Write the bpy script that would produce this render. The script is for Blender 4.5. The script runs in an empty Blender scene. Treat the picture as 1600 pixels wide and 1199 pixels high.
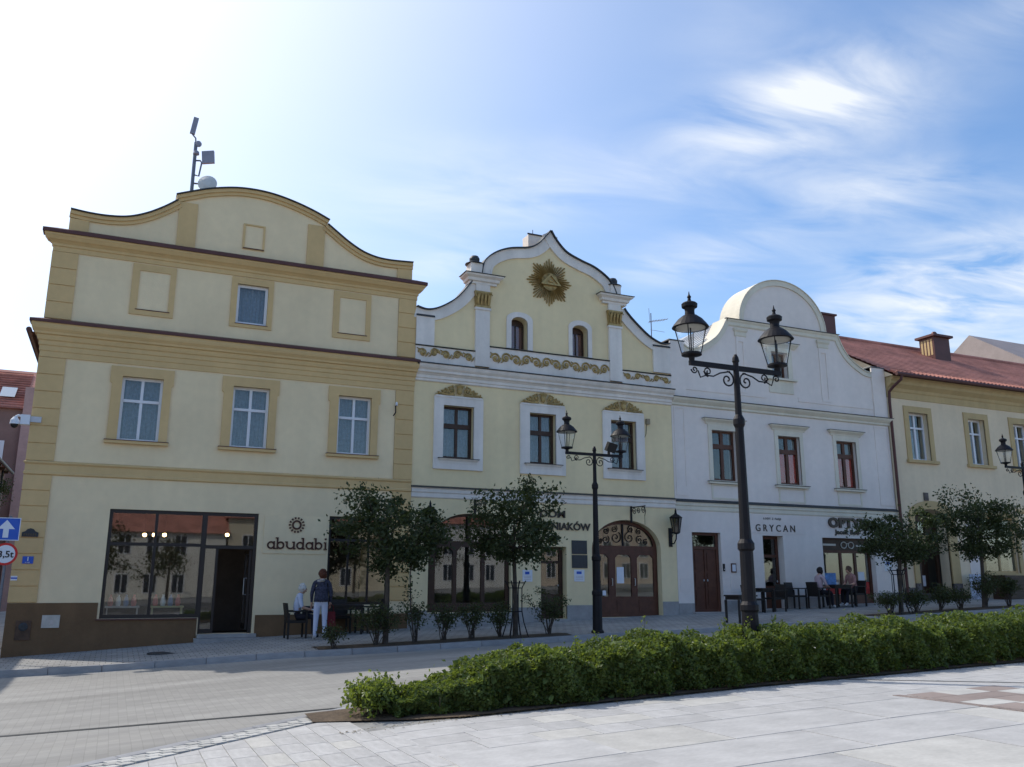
import bpy, bmesh, math, random
from mathutils import Vector, Matrix
from mathutils.geometry import tessellate_polygon
R = math.radians
S = bpy.context.scene
COL = S.collection
# ------------------------------------------------------------------ camera
FPX, PITCH, ROLL, HEAD = 1360.0, R(12.95), R(0.17), R(66.0)
CAM = Vector((0, -24, 1.6))
_f = Vector((math.cos(HEAD)*math.cos(PITCH), math.sin(HEAD)*math.cos(PITCH), math.sin(PITCH)))
_r = Vector((math.sin(HEAD), -math.cos(HEAD), 0)); _u = _r.cross(_f)
_r2 = _r*math.cos(ROLL)+_u*math.sin(ROLL); _u2 = -_r*math.sin(ROLL)+_u*math.cos(ROLL)
cd = bpy.data.cameras.new('camera'); cam = bpy.data.objects.new('camera', cd); COL.objects.link(cam)
cd.sensor_width = 36; cd.lens = FPX/1600*36; cd.clip_end = 3000; cd.clip_start = .1
cam.matrix_world = Matrix(((_r2.x, _u2.x, -_f.x, CAM.x), (_r2.y, _u2.y, -_f.y, CAM.y), (_r2.z, _u2.z, -_f.z, CAM.z), (0, 0, 0, 1)))
S.camera = cam
def pixdir(px, py): return _r2*((px-800)/FPX)-_u2*((py-599.5)/FPX)+_f
def fp(px, py, Y=0.0):                       # point where a photo pixel meets the plane y = Y
    d = pixdir(px, py); return CAM+d*((Y-CAM.y)/d.y)
# ------------------------------------------------------------------ sky, sun, exposure
SUN = Vector((-.58, .77, 1.0)).normalized()
w = bpy.data.worlds.new('World'); S.world = w; w.use_nodes = True
nt = w.node_tree; nt.nodes.clear()
def N(t, **k):
    n = nt.nodes.new(t)
    for a, b in k.items(): setattr(n, a, b)
    return n
def lk(a, b): nt.links.new(a, b)
def mth(op, a, b=None, c=None, clamp=False):
    n = N('ShaderNodeMath', operation=op, use_clamp=clamp)
    for i, v in enumerate((a, b, c)):
        if v is None: continue
        if isinstance(v, (int, float)): n.inputs[i].default_value = v
        else: lk(v, n.inputs[i])
    return n.outputs[0]
def dot(sock, v):
    n = N('ShaderNodeVectorMath', operation='DOT_PRODUCT'); lk(sock, n.inputs[0]); n.inputs[1].default_value = v
    return n.outputs['Value']
sky = N('ShaderNodeTexSky', sky_type='NISHITA', sun_disc=False, sun_elevation=math.asin(SUN.z),
        sun_rotation=math.atan2(SUN.x, SUN.y), air_density=1.0, dust_density=1.2, ozone_density=2.2, altitude=300)
tc = N('ShaderNodeTexCoord'); dirv = tc.outputs['Generated']
zz = mth('MAXIMUM', dot(dirv, (0, 0, 1)), .04)
cv = N('ShaderNodeVectorMath', operation='DIVIDE'); cmb = N('ShaderNodeCombineXYZ')
for i in range(3): lk(zz, cmb.inputs[i])
lk(dirv, cv.inputs[0]); lk(cmb.outputs[0], cv.inputs[1])
mp = N('ShaderNodeMapping'); lk(cv.outputs[0], mp.inputs[0]); mp.inputs['Rotation'].default_value = (0, 0, R(28)); mp.inputs['Scale'].default_value = (.8, 1.7, 1)
n1 = N('ShaderNodeTexNoise'); lk(mp.outputs[0], n1.inputs['Vector']); n1.inputs['Scale'].default_value = 2.6; n1.inputs['Detail'].default_value = 7; n1.inputs['Roughness'].default_value = .55; n1.inputs['Distortion'].default_value = .5
n2 = N('ShaderNodeTexNoise'); lk(cv.outputs[0], n2.inputs['Vector']); n2.inputs['Scale'].default_value = .8; n2.inputs['Detail'].default_value = 3
def blob(p0, p1, wid):                       # an elongated cirrus patch lying between two directions of the sky
    a, b = pixdir(*p0).normalized(), pixdir(*p1).normalized(); c = ((a+b)/2).normalized()
    ax = (b-a).normalized(); bx = c.cross(ax).normalized(); la = (b-a).length/2; lb = wid/FPX
    u = mth('DIVIDE', mth('SUBTRACT', dot(dirv, ax), c.dot(ax)), la*.95); v = mth('DIVIDE', mth('SUBTRACT', dot(dirv, bx), c.dot(bx)), lb)
    q = mth('ADD', mth('MULTIPLY', u, u), mth('MULTIPLY', v, v))
    return mth('MULTIPLY', mth('EXPONENT', mth('MULTIPLY', q, -1.0)), mth('GREATER_THAN', dot(dirv, c), 0))
fine = mth('MULTIPLY', mth('SUBTRACT', n1.outputs[0], .33), 2.7, clamp=True)
bl = None
for p0, p1, wd, k in (((1010, 262), (1500, 95), 66, 1.3), ((1150, 170), (1400, 95), 45, .8), ((1210, 330), (1540, 272), 40, .85), ((960, 425), (1240, 380), 36, .75), ((640, 345), (960, 270), 60, .5),
                      ((1250, 520), (1750, 400), 95, 1.1), ((1380, 470), (1700, 420), 50, .6), ((470, 330), (800, 240), 60, .3), ((560, 450), (760, 400), 30, .5), ((1520, 20), (1700, 5), 28, .6), ((1050, 60), (1300, -20), 60, .25)):
    m_ = mth('MULTIPLY', blob(p0, p1, wd), k); bl = m_ if bl is None else mth('ADD', bl, m_)
gen = mth('MULTIPLY', mth('SUBTRACT', n2.outputs[0], .52), 1.2, clamp=True)
cl = mth('MULTIPLY', mth('ADD', bl, mth('MULTIPLY', gen, .10)), fine, clamp=True)
sd = mth('MAXIMUM', dot(dirv, SUN), 0)
veil = mth('MULTIPLY', mth('POWER', sd, 4.2), .95)          # thin bright cirrus veil round the sun
cl = mth('MULTIPLY', cl, .85)
hs = N('ShaderNodeHueSaturation'); hs.inputs['Saturation'].default_value = 1.14; lk(sky.outputs[0], hs.inputs['Color'])
mixc = N('ShaderNodeMix', data_type='RGBA'); lk(cl, mixc.inputs['Factor']); lk(hs.outputs[0], mixc.inputs['A'])
CLOUD = 4.9
mixc.inputs['B'].default_value = (CLOUD*.97, CLOUD, CLOUD*1.03, 1)
mixv = N('ShaderNodeMix', data_type='RGBA'); lk(veil, mixv.inputs['Factor']); lk(mixc.outputs['Result'], mixv.inputs['A']); mixv.inputs['B'].default_value = (7.4, 7.3, 7.15, 1)
bg = N('ShaderNodeBackground'); bg.inputs['Strength'].default_value = .15
wo = N('ShaderNodeOutputWorld'); lk(mixv.outputs['Result'], bg.inputs['Color']); lk(bg.outputs[0], wo.inputs[0])
sl = bpy.data.lights.new('sun', 'SUN'); sl.energy = 2.5; sl.angle = R(.55); sl.color = (1, .94, .85)
so = bpy.data.objects.new('sun', sl); COL.objects.link(so); so.location = SUN*60; so.rotation_euler = SUN.to_track_quat('Z', 'Y').to_euler()
S.view_settings.view_transform = 'Standard'; S.view_settings.look = 'None'; S.view_settings.gamma = 1; S.view_settings.use_curve_mapping = False
S.view_settings.exposure = 0.52
# ------------------------------------------------------------------ materials
MATS = {}
def mat(name, col, rough=.85, var=.12, scale=1.2, bump=0., bscale=40., metal=0., streak=0., rand=0., spec=.35, trans=0., dirt=None, objspace=True):
    if name in MATS: return MATS[name]
    m = bpy.data.materials.new(name); m.use_nodes = True; t = m.node_tree; ns, L = t.nodes, t.links
    p = ns['Principled BSDF']; p.inputs['Roughness'].default_value = rough; p.inputs['Metallic'].default_value = metal; p.inputs['Specular IOR Level'].default_value = spec
    tcn = ns.new('ShaderNodeTexCoord'); co = tcn.outputs['Object']
    def noise(sc, det=5, mapscale=None):
        n = ns.new('ShaderNodeTexNoise'); n.inputs['Scale'].default_value = sc; n.inputs['Detail'].default_value = det
        if mapscale:
            q = ns.new('ShaderNodeMapping'); q.inputs['Scale'].default_value = mapscale; L.new(co, q.inputs[0]); L.new(q.outputs[0], n.inputs['Vector'])
        else: L.new(co, n.inputs['Vector'])
        return n.outputs[0]
    cur = None
    def mul(fac, lo, hi):
        nonlocal cur
        mr = ns.new('ShaderNodeMapRange'); L.new(fac, mr.inputs[0]); mr.inputs[1].default_value = .3; mr.inputs[2].default_value = .7; mr.inputs[3].default_value = lo; mr.inputs[4].default_value = hi
        v = ns.new('ShaderNodeVectorMath'); v.operation = 'SCALE'
        if cur is None: v.inputs[0].default_value = col[:3]
        else: L.new(cur, v.inputs[0])
        L.new(mr.outputs[0], v.inputs['Scale']); cur = v.outputs[0]
    if var: mul(noise(scale), 1-var, 1+var*.6); mul(noise(scale*9, 4), 1-var*.4, 1+var*.3)
    if streak: mul(noise(1.0, 6, (3.2, 3.2, .22)), 1-streak, 1.0+streak*.1)
    if rand:
        oi = ns.new('ShaderNodeObjectInfo'); mr = ns.new('ShaderNodeMapRange'); L.new(oi.outputs['Random'], mr.inputs[0]); mr.inputs[3].default_value = 1-rand; mr.inputs[4].default_value = 1+rand
        v = ns.new('ShaderNodeVectorMath'); v.operation = 'SCALE'
        if cur is None: v.inputs[0].default_value = col[:3]
        else: L.new(cur, v.inputs[0])
        L.new(mr.outputs[0], v.inputs['Scale']); cur = v.outputs[0]
    if cur is None: p.inputs['Base Color'].default_value = (*col[:3], 1)
    else: L.new(cur, p.inputs['Base Color'])
    if bump:
        b = ns.new('ShaderNodeBump'); b.inputs['Strength'].default_value = bump; b.inputs['Distance'].default_value = .02
        L.new(noise(bscale, 6), b.inputs['Height']); L.new(b.outputs[0], p.inputs['Normal'])
    if trans:
        tr = ns.new('ShaderNodeBsdfTranslucent'); mx = ns.new('ShaderNodeMixShader'); mx.inputs[0].default_value = trans
        tr.inputs[0].default_value = (min(1, col[0]*1.7), min(1, col[1]*1.6), col[2]*.7, 1)
        L.new(p.outputs[0], mx.inputs[1]); L.new(tr.outputs[0], mx.inputs[2]); L.new(mx.outputs[0], ns['Material Output'].inputs[0])
    MATS[name] = m; return m
def glassmat(name, k=2.0, tint=(.92, .95, .96), lo=.0):
    m = bpy.data.materials.new(name); m.use_nodes = True; t = m.node_tree; t.nodes.clear(); L = t.links
    o = t.nodes.new('ShaderNodeOutputMaterial'); tr = t.nodes.new('ShaderNodeBsdfTransparent'); gl = t.nodes.new('ShaderNodeBsdfGlossy'); mx = t.nodes.new('ShaderNodeMixShader')
    fr = t.nodes.new('ShaderNodeFresnel'); ge = t.nodes.new('ShaderNodeNewGeometry'); mi_ = t.nodes.new('ShaderNodeMath'); mi_.operation = 'MULTIPLY_ADD'; mi_.inputs[1].default_value = 1/1.5-1.5; mi_.inputs[2].default_value = 1.5; L.new(ge.outputs['Backfacing'], mi_.inputs[0]); L.new(mi_.outputs[0], fr.inputs[0]); mu = t.nodes.new('ShaderNodeMath'); mu.operation = 'MULTIPLY_ADD'; mu.use_clamp = True
    mu.inputs[1].default_value = k; mu.inputs[2].default_value = lo; gl.inputs['Roughness'].default_value = .015; tr.inputs[0].default_value = (*tint, 1)
    gl.inputs[0].default_value = (1, 1, 1, 1)
    L.new(fr.outputs[0], mu.inputs[0]); L.new(mu.outputs[0], mx.inputs[0]); L.new(tr.outputs[0], mx.inputs[1]); L.new(gl.outputs[0], mx.inputs[2]); L.new(mx.outputs[0], o.inputs[0])
    return m
def brickmat(name, c1, c2, cm, bw, bh, rot=0., mortar=.006, rough=.85, bands=0., bump=.4):
    m = bpy.data.materials.new(name); m.use_nodes = True; t = m.node_tree; ns, L = t.nodes, t.links; p = ns['Principled BSDF']; p.inputs['Roughness'].default_value = rough; p.inputs['Specular IOR Level'].default_value = .3
    tcn = ns.new('ShaderNodeTexCoord'); mpn = ns.new('ShaderNodeMapping'); mpn.inputs['Rotation'].default_value = (0, 0, rot); L.new(tcn.outputs['Object'], mpn.inputs[0])
    b = ns.new('ShaderNodeTexBrick'); L.new(mpn.outputs[0], b.inputs['Vector']); b.inputs['Scale'].default_value = 1; b.inputs['Brick Width'].default_value = bw; b.inputs['Row Height'].default_value = bh; b.inputs['Mortar Size'].default_value = mortar; b.inputs['Mortar Smooth'].default_value = .3
    b.inputs['Color1'].default_value = (*c1, 1); b.inputs['Color2'].default_value = (*c2, 1); b.inputs['Mortar'].default_value = (*cm, 1)
    n = ns.new('ShaderNodeTexNoise'); n.inputs['Scale'].default_value = .7; n.inputs['Detail'].default_value = 8; n.inputs['Roughness'].default_value = .65
    q = ns.new('ShaderNodeMapping'); q.inputs['Scale'].default_value = (.16 if bands else 1, 1.3 if bands else 1, 1); L.new(tcn.outputs['Object'], q.inputs[0]); L.new(q.outputs[0], n.inputs['Vector'])
    mr = ns.new('ShaderNodeMapRange'); L.new(n.outputs[0], mr.inputs[0]); mr.inputs[1].default_value = .34; mr.inputs[2].default_value = .66; mr.inputs[3].default_value = .72 if not bands else 1-bands; mr.inputs[4].default_value = 1.12
    v = ns.new('ShaderNodeVectorMath'); v.operation = 'SCALE'; L.new(b.outputs['Color'], v.inputs[0]); L.new(mr.outputs[0], v.inputs['Scale']); L.new(v.outputs[0], p.inputs['Base Color'])
    bp = ns.new('ShaderNodeBump'); bp.inputs['Strength'].default_value = bump; bp.inputs['Distance'].default_value = .01; bp.invert = True; L.new(b.outputs['Fac'], bp.inputs['Height']); L.new(bp.outputs[0], p.inputs['Normal'])
    MATS[name] = m; return m
cream = mat('cream_plaster', (.80, .65, .415), var=.085, scale=.5, streak=.035, bump=.25, bscale=60)
ochre = mat('ochre_plaster', (.64, .45, .215), var=.08, scale=.8, streak=.05, bump=.2, bscale=60)
brownp = mat('brown_plinth', (.17, .10, .05), var=.14, scale=1.5, streak=.12, bump=.3, bscale=50)
yellow = mat('pale_yellow_plaster', (.80, .66, .40), var=.085, scale=.5, streak=.05, bump=.2, bscale=60)
white = mat('bluish_white_trim', (.78, .725, .66), var=.08, scale=1.0, streak=.14, bump=.15, bscale=60)
whitep = mat('white_plaster', (.78, .705, .645), var=.085, scale=.5, streak=.035, bump=.2, bscale=60)
creamt = mat('ivory_trim', (.71, .66, .54), var=.07, scale=1, streak=.08, bump=.15)
yell4 = mat('buff_plaster', (.76, .62, .43), var=.08, scale=.6, streak=.05, bump=.25)
och4 = mat('tan_trim', (.54, .40, .20), var=.08, scale=1, streak=.1, bump=.15)
gold = mat('gilded_stucco', (.40, .28, .11), rough=.45, var=.25, scale=9, metal=.35)
flash = mat('brown_sheet_metal', (.105, .045, .04), rough=.5, var=.15, metal=.3)
dkmetal = mat('dark_sheet_metal', (.05, .055, .06), rough=.5, var=.2, metal=.4)
iron = mat('black_painted_iron', (.014, .013, .016), spec=.18, rough=.5, var=.2, scale=6)
wpaint = mat('white_window_paint', (.72, .73, .76), rough=.4, var=.03)
brownw = mat('dark_brown_wood', (.055, .028, .017), rough=.5, var=.25, scale=5)
redw = mat('red_brown_wood', (.10, .038, .022), rough=.5, var=.22, scale=5)
shopf = mat('dark_shop_frame', (.022, .019, .018), rough=.4, var=.1)
stone = mat('grey_stone', (.33, .32, .31), var=.15, scale=3, bump=.3)
dstone = mat('dark_stone', (.14, .12, .11), var=.35, scale=6, bump=.5)
rtile = mat('red_roof_tile', (.46, .20, .155), rough=.8, var=.3, scale=1.1, streak=.1, bump=.3, bscale=20)
gmet = mat('pale_sheet_roof', (.5, .51, .52), rough=.45, var=.1, metal=.5)
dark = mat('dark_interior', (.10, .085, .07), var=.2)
curt = mat('lace_curtain', (.30, .32, .36), var=.25, scale=14, trans=.3)
redc = mat('red_blind', (.62, .06, .035), var=.1, scale=3)
glass = glassmat('window_glass', 1.0, lo=.0)
shopg = glassmat('shop_glass', 1.35, lo=.01)
lampg = glassmat('lantern_glass', .9, (.97, .98, .98))
black = mat('black_plastic', (.015, .015, .016), rough=.5, var=.1)
wicker = mat('dark_wicker', (.022, .018, .016), rough=.6, var=.3, scale=30, bump=.5, bscale=120)
paper = mat('white_paper', (.7, .73, .78), rough=.7, var=.05)
bluep = mat('blue_enamel', (.02, .10, .48), rough=.35, var=.03)
redp = mat('red_enamel', (.55, .02, .02), rough=.35, var=.03)
bark = mat('grey_bark', (.075, .06, .048), var=.35, scale=8, bump=.6, bscale=30)
leafm = mat('tree_leaf', (.042, .060, .022), rough=.5, var=.45, scale=3, trans=.3)
bushl = mat('shrub_leaf', (.055, .07, .025), rough=.55, var=.4, scale=4, trans=.25)
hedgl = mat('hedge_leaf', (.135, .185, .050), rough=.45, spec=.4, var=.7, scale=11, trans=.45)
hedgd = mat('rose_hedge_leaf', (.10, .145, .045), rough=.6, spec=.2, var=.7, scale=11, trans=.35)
soilm = mat('brown_soil', (.10, .07, .045), var=.4, scale=6, bump=.8, bscale=25)
granite = mat('pale_granite', (.445, .435, .42), rough=.75, var=.17, scale=3.5, rand=.07, bump=.12, bscale=150)
beige = mat('beige_granite', (.475, .46, .425), rough=.75, var=.16, scale=3.5, rand=.06, bump=.12, bscale=150)
pinkst = mat('brown_granite', (.30, .24, .21), rough=.7, var=.15, scale=2, rand=.12, bump=.12, bscale=150)
jointm = mat('joint_sand', (.27, .265, .25), var=.2, scale=8)
kerbm = mat('kerb_granite', (.30, .30, .305), var=.15, scale=4, rand=.1, bump=.25, bscale=60)
steel = mat('galvanised_steel', (.45, .46, .48), rough=.4, metal=.7, var=.1)
roadm = brickmat('road_paver', (.32, .31, .285), (.29, .28, .26), (.265, .255, .235), .22, .11, R(90), .005, bands=.26, bump=.12)
walkm = brickmat('pavement_paver', (.37, .36, .335), (.31, .305, .295), (.16, .155, .145), .22, .22, 0, .010)
skin = mat('skin', (.50, .30, .22), rough=.55, var=.06, scale=8)
# ------------------------------------------------------------------ mesh helpers
ORG = Vector((0, 0, 0))
class MB:
    def __init__(s): s.v = []; s.f = []; s.mi = []
    def add(s, vs, fs, mi=0):
        o = len(s.v); s.v += [tuple(v) for v in vs]; s.f += [tuple(i+o for i in f) for f in fs]; s.mi += [mi]*len(fs); return s
    def box(s, x0, x1, y0, y1, z0, z1, mi=0):
        v = [(x, y, z) for x in (x0, x1) for y in (y0, y1) for z in (z0, z1)]
        return s.add(v, [(0, 1, 3, 2), (4, 6, 7, 5), (0, 4, 5, 1), (2, 3, 7, 6), (0, 2, 6, 4), (1, 5, 7, 3)], mi)
    def poly(s, loop, holes=(), y0=0., y1=.3, mi=0):      # (x,z) outline with holes, extruded in y
        loops = [loop]+list(holes); flat = [p for l in loops for p in l]; n = len(flat)
        tri = tessellate_polygon([[Vector((p[0], p[1], 0)) for p in l] for l in loops])
        v = [(p[0], y0, p[1]) for p in flat]+[(p[0], y1, p[1]) for p in flat]
        f = [tuple(t) for t in tri]+[tuple(i+n for i in reversed(t)) for t in tri]
        o = 0
        for l in loops:
            k = len(l)
            for i in range(k): a, b = o+i, o+(i+1) % k; f.append((a, b, b+n, a+n))
            o += k
        return s.add(v, f, mi)
    def tube(s, pts, rad, n=8, mi=0, cap=True):
        pts = [Vector(p) for p in pts]; m = len(pts); rad = rad if isinstance(rad, (list, tuple)) else [rad]*m
        v = []; f = []; prev = None
        for i, p in enumerate(pts):
            d = (pts[min(i+1, m-1)]-pts[max(i-1, 0)])
            d = d.normalized() if d.length > 1e-9 else Vector((0, 0, 1))
            if prev is None: a = d.orthogonal().normalized()
            else:
                a = prev-d*prev.dot(d); a = a.normalized() if a.length > 1e-6 else d.orthogonal().normalized()
            prev = a; b = d.cross(a)
            for k in range(n): t = 2*math.pi*k/n; v.append(p+(a*math.cos(t)+b*math.sin(t))*rad[i])
        for i in range(m-1):
            for k in range(n): q = (k+1) % n; f.append((i*n+k, i*n+q, (i+1)*n+q, (i+1)*n+k))
        if cap: f += [tuple(reversed(range(n))), tuple(range((m-1)*n, m*n))]
        return s.add(v, f, mi)
    def lathe(s, prof, c=(0, 0, 0), n=16, mi=0, sq=None):
        v = []; f = []; m = len(prof)
        for r, z in prof:
            for k in range(n): t = 2*math.pi*(k+.5)/n; v.append((c[0]+r*math.cos(t), c[1]+r*math.sin(t), c[2]+z))
        for i in range(m-1):
            for k in range(n): q = (k+1) % n; f.append((i*n+k, i*n+q, (i+1)*n+q, (i+1)*n+k))
        f += [tuple(reversed(range(n))), tuple(range((m-1)*n, m*n))]
        return s.add(v, f, mi)
    def mould(s, x0, x1, prof, yb=.05, rl=1., rr=1., mi=0):   # mitred moulding: prof = (projection, z) from bottom up
        v = []; f = []
        for p, z in prof: v += [(x0-p*rl, -p, z), (x1+p*rr, -p, z), (x1+p*rr, yb, z), (x0-p*rl, yb, z)]
        m = len(prof)
        for i in range(m-1):
            for k in range(4): q = (k+1) % 4; f.append((i*4+k, i*4+q, i*4+4+q, i*4+4+k))
        f += [(3, 2, 1, 0), (m*4-4, m*4-3, m*4-2, m*4-1)]
        return s.add(v, f, mi)
    def ribbon(s, pts, lo, hi, y0, y1, mi=0):                # band between two offsets of an (x,z) line
        n = len(pts); nr = []
        for i in range(n):
            a = Vector(pts[max(i-1, 0)]); b = Vector(pts[min(i+1, n-1)]); d = (b-a).normalized(); nr.append(Vector((-d.y, d.x)))
        v = []; f = []
        for p, q in zip(pts, nr):
            A = Vector(p)+q*lo; B = Vector(p)+q*hi
            v += [(A.x, y0, A.y), (B.x, y0, B.y), (B.x, y1, B.y), (A.x, y1, A.y)]
        for i in range(n-1):
            for k in range(4): q = (k+1) % 4; f.append((i*4+k, i*4+q, i*4+4+q, i*4+4+k))
        f += [(0, 1, 2, 3), tuple(range(n*4-4, n*4))]
        return s.add(v, f, mi)
    def ell(s, c, r, n=10, m=7, mi=0):
        v = [(c[0], c[1], c[2]-r[2])]; f = []
        for i in range(1, m):
            t = math.pi*i/m
            for k in range(n): a = 2*math.pi*k/n; v.append((c[0]+r[0]*math.sin(t)*math.cos(a), c[1]+r[1]*math.sin(t)*math.sin(a), c[2]-r[2]*math.cos(t)))
        v.append((c[0], c[1], c[2]+r[2])); e = len(v)-1
        for k in range(n): f.append((0, 1+(k+1) % n, 1+k)); f.append((e, 1+(m-2)*n+k, 1+(m-2)*n+(k+1) % n))
        for i in range(m-2):
            for k in range(n): q = (k+1) % n; f.append((1+i*n+k, 1+i*n+q, 1+(i+1)*n+q, 1+(i+1)*n+k))
        return s.add(v, f, mi)
    def build(s, name, mt, parent=None, fix=True, smooth=False, world=True):
        me = bpy.data.meshes.new(name); o0 = ORG if (parent is not None and world) else Vector((0, 0, 0))
        me.from_pydata([(v[0]-o0.x, v[1]-o0.y, v[2]-o0.z) for v in s.v] if o0.length else s.v, [], s.f)
        ms = mt if isinstance(mt, (list, tuple)) else [mt]
        for q in ms: me.materials.append(q)
        if len(ms) > 1: me.polygons.foreach_set('material_index', s.mi)
        if fix:
            b = bmesh.new(); b.from_mesh(me); bmesh.ops.recalc_face_normals(b, faces=b.faces); b.to_mesh(me); b.free()
        if smooth: me.polygons.foreach_set('use_smooth', [True]*len(me.polygons))
        o = bpy.data.objects.new(name, me); COL.objects.link(o); o.parent = parent
        return o
def tag(o, label, cat, group=None, kind=None):
    o['label'] = label
    if cat: o['category'] = cat
    if group: o['group'] = group
    if kind: o['kind'] = kind
    return o
def struct(o, label=None): 
    o['kind'] = 'structure'
    if label: o['label'] = label
    return o
def thing(name, label, cat, loc=(0, 0, 0), group=None):
    global ORG
    o = bpy.data.objects.new(name, None); COL.objects.link(o); o.location = loc; ORG = Vector(loc); o.empty_display_size = .2
    return tag(o, label, cat, group)
def dup(root, loc, rz=0, label=None, sc=1.):
    r = root.copy(); COL.objects.link(r); r.location = loc; r.rotation_euler = (0, 0, rz); r.scale = (sc,)*3
    if label: r['label'] = label
    for ch in list(root.children):
        c = ch.copy(); COL.objects.link(c); c.parent = r
        for g in ch.children: d = g.copy(); COL.objects.link(d); d.parent = c
    return r
def box(name, m, par, *a): return MB().box(*a).build(name, m, par)
def cr(pts, n=6):                                  # smooth line through points
    out = []
    P = [Vector(p) for p in pts]
    for i in range(len(P)-1):
        a, b, c, d = P[max(i-1, 0)], P[i], P[i+1], P[min(i+2, len(P)-1)]
        for k in range(n):
            t = k/n; out.append(tuple(.5*((2*b)+(c-a)*t+(2*a-5*b+4*c-d)*t*t+(3*b-a-3*c+d)*t**3)))
    return out+[tuple(P[-1])]
def arch(x0, x1, zb, zs, zt, n=18):
    c, h, r = (x0+x1)/2, (x1-x0)/2, zt-zs
    return [(x0, zb), (x1, zb)]+[(c+h*math.cos(math.pi*k/n), zs+r*math.sin(math.pi*k/n)) for k in range(n+1)]
def rect(x0, x1, z0, z1): return [(x0, z0), (x1, z0), (x1, z1), (x0, z1)]
def text(s, size, x, z, y, m, par, name='letters', align='CENTER', ext=.015, bold=0., space=1., wide=1., world=True):
    c = bpy.data.curves.new('t', 'FONT'); c.body = s; c.size = size; c.align_x = align; c.extrude = ext; c.offset = bold; c.space_character = space; c.resolution_u = 3
    o = bpy.data.objects.new('t', c); COL.objects.link(o); dg = bpy.context.evaluated_depsgraph_get(); dg.update()
    me = bpy.data.meshes.new_from_object(o.evaluated_get(dg)); bpy.data.objects.remove(o); bpy.data.curves.remove(c)
    o0 = ORG if world else Vector((0, 0, 0))
    for v in me.vertices: a, b, d = v.co; v.co = (x+a*wide-o0.x, y-d-o0.y, z+b-o0.z)
    me.materials.clear(); me.materials.append(m); o = bpy.data.objects.new(name, me); COL.objects.link(o); o.parent = par; return o
# ------------------------------------------------------------------ ground
XS = [-300, -60, -2.2, .5, 3.5, 7.7, 13.3, 16.5, 21, 26, 36, 80, 400]; ZS = [-2.2, -2.2, -.10, .06, .24, .40, .56, .66, .82, 1.0, 1.25, 2.2, 2.2]
def lerp(x, xs, ys):
    if x <= xs[0]: return ys[0]
    for i in range(len(xs)-1):
        if x <= xs[i+1]: return ys[i]+(ys[i+1]-ys[i])*(x-xs[i])/(xs[i+1]-xs[i])
    return ys[-1]
def zf(X): return lerp(X, XS, ZS)
def zwalk(X, Y): return zf(X)+(.02*Y if Y < 0 else 0)
def zroad(X, Y): return zf(X)+lerp(Y, [-400, -60, -24, -13.2, -12.2, -10.5, -8.5, -6.5, -4.7, 0, 60], [0, 0, -.04, -.125, -.17, -.172, -.18, -.19, -.21, -.16, -.1])
def zplaza(X, Y): return zf(X)+lerp(Y, [-400, -60, -24, -13.2, -12.2], [.01, .01, -.03, -.105, -.12])
def sheet(name, xs, ys, zfun, m, cut=None):
    v = [(x, y, zfun(x, y)) for x in xs for y in ys]; ny = len(ys)
    f = [(i*ny+j, (i+1)*ny+j, (i+1)*ny+j+1, i*ny+j+1) for i in range(len(xs)-1) for j in range(ny-1)]
    o = MB().add(v, f).build(name, m)
    b = bmesh.new(); b.from_mesh(o.data)
    for co, no in (cut or []):
        bmesh.ops.bisect_plane(b, geom=b.verts[:]+b.edges[:]+b.faces[:], plane_co=co, plane_no=no, clear_outer=True)
    for fc in b.faces:
        if fc.normal.z < 0: fc.normal_flip()
    b.to_mesh(o.data); b.free()
    return struct(o)
def span(a, b, st): n = max(1, round((b-a)/st)); return [a+(b-a)*i/n for i in range(n+1)]
XG = sorted(set([-300, -60, -40, -20]+span(-10, 50, 1)+XS[2:11]+[80, 400]))
sheet('ground', XG, [-400, -200, -100, -60, -40, -24, -13, 0, 30, 60, 120, 400], lambda x, y: zroad(x, y)-.12, mat('bare_ground', (.22, .20, .17), var=.2))
sheet('road', sorted(set([-40, -20]+span(-10, 50, 1)+XS[2:11])), [-40, -30, -24, -20, -16, -13.2, -12.2, -10.5, -8.5, -6.5, -4.7, -3, -1, 0, 5, 20, 40, 60], zroad, roadm)
DIA = ((2.95, -12.55, 0), (-1.77, 3.1, 0))
sheet('plaza', sorted(set([-60, -40, -20]+span(-10, 50, 1)+XS[2:11]+[80])), [-75, -60, -40, -30, -24, -20, -18, -16, -14.5, -13.2, -12.55], lambda x, y: zplaza(x, y)-.010, jointm, [DIA])
plaza = bpy.data.objects['plaza']
# pavement with kerb stones
KP = cr([(-9, -1.6), (-4, -2.35), (-1.8, -3.05), (-.5, -3.55), (.9, -3.85), (3, -4.22), (5, -4.55), (7, -4.7), (11, -4.72), (20, -4.72), (50, -4.72)], 8)
def kerbY(X): return lerp(X, [p[0] for p in KP], [p[1] for p in KP])
xs = sorted(set(span(-9, 50, .5)+XS[2:11])); v = []; f = []
for x in xs:
    yk = kerbY(x)+.14
    for t in (0, .33, .66, 1): yy = yk*(1-t)+.3*t; v.append((x, yy, zwalk(x, yy)))
for i in range(len(xs)-1):
    for j in range(3): f.append((i*4+j, i*4+4+j, i*4+5+j, i*4+1+j))
pav = struct(MB().add(v, f).build('pavement', walkm))
for fc in pav.data.polygons:
    if fc.normal.z < 0: pav.data.flip_normals(); break
x = -8.9
kb = bmesh.new(); bmesh.ops.create_cube(kb, size=1); bmesh.ops.bevel(kb, geom=kb.edges[:], offset=.02, segments=1, affect='EDGES'); kme = bpy.data.meshes.new('kerb_stone'); kb.to_mesh(kme); kb.free(); kme.materials.append(kerbm)
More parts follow.
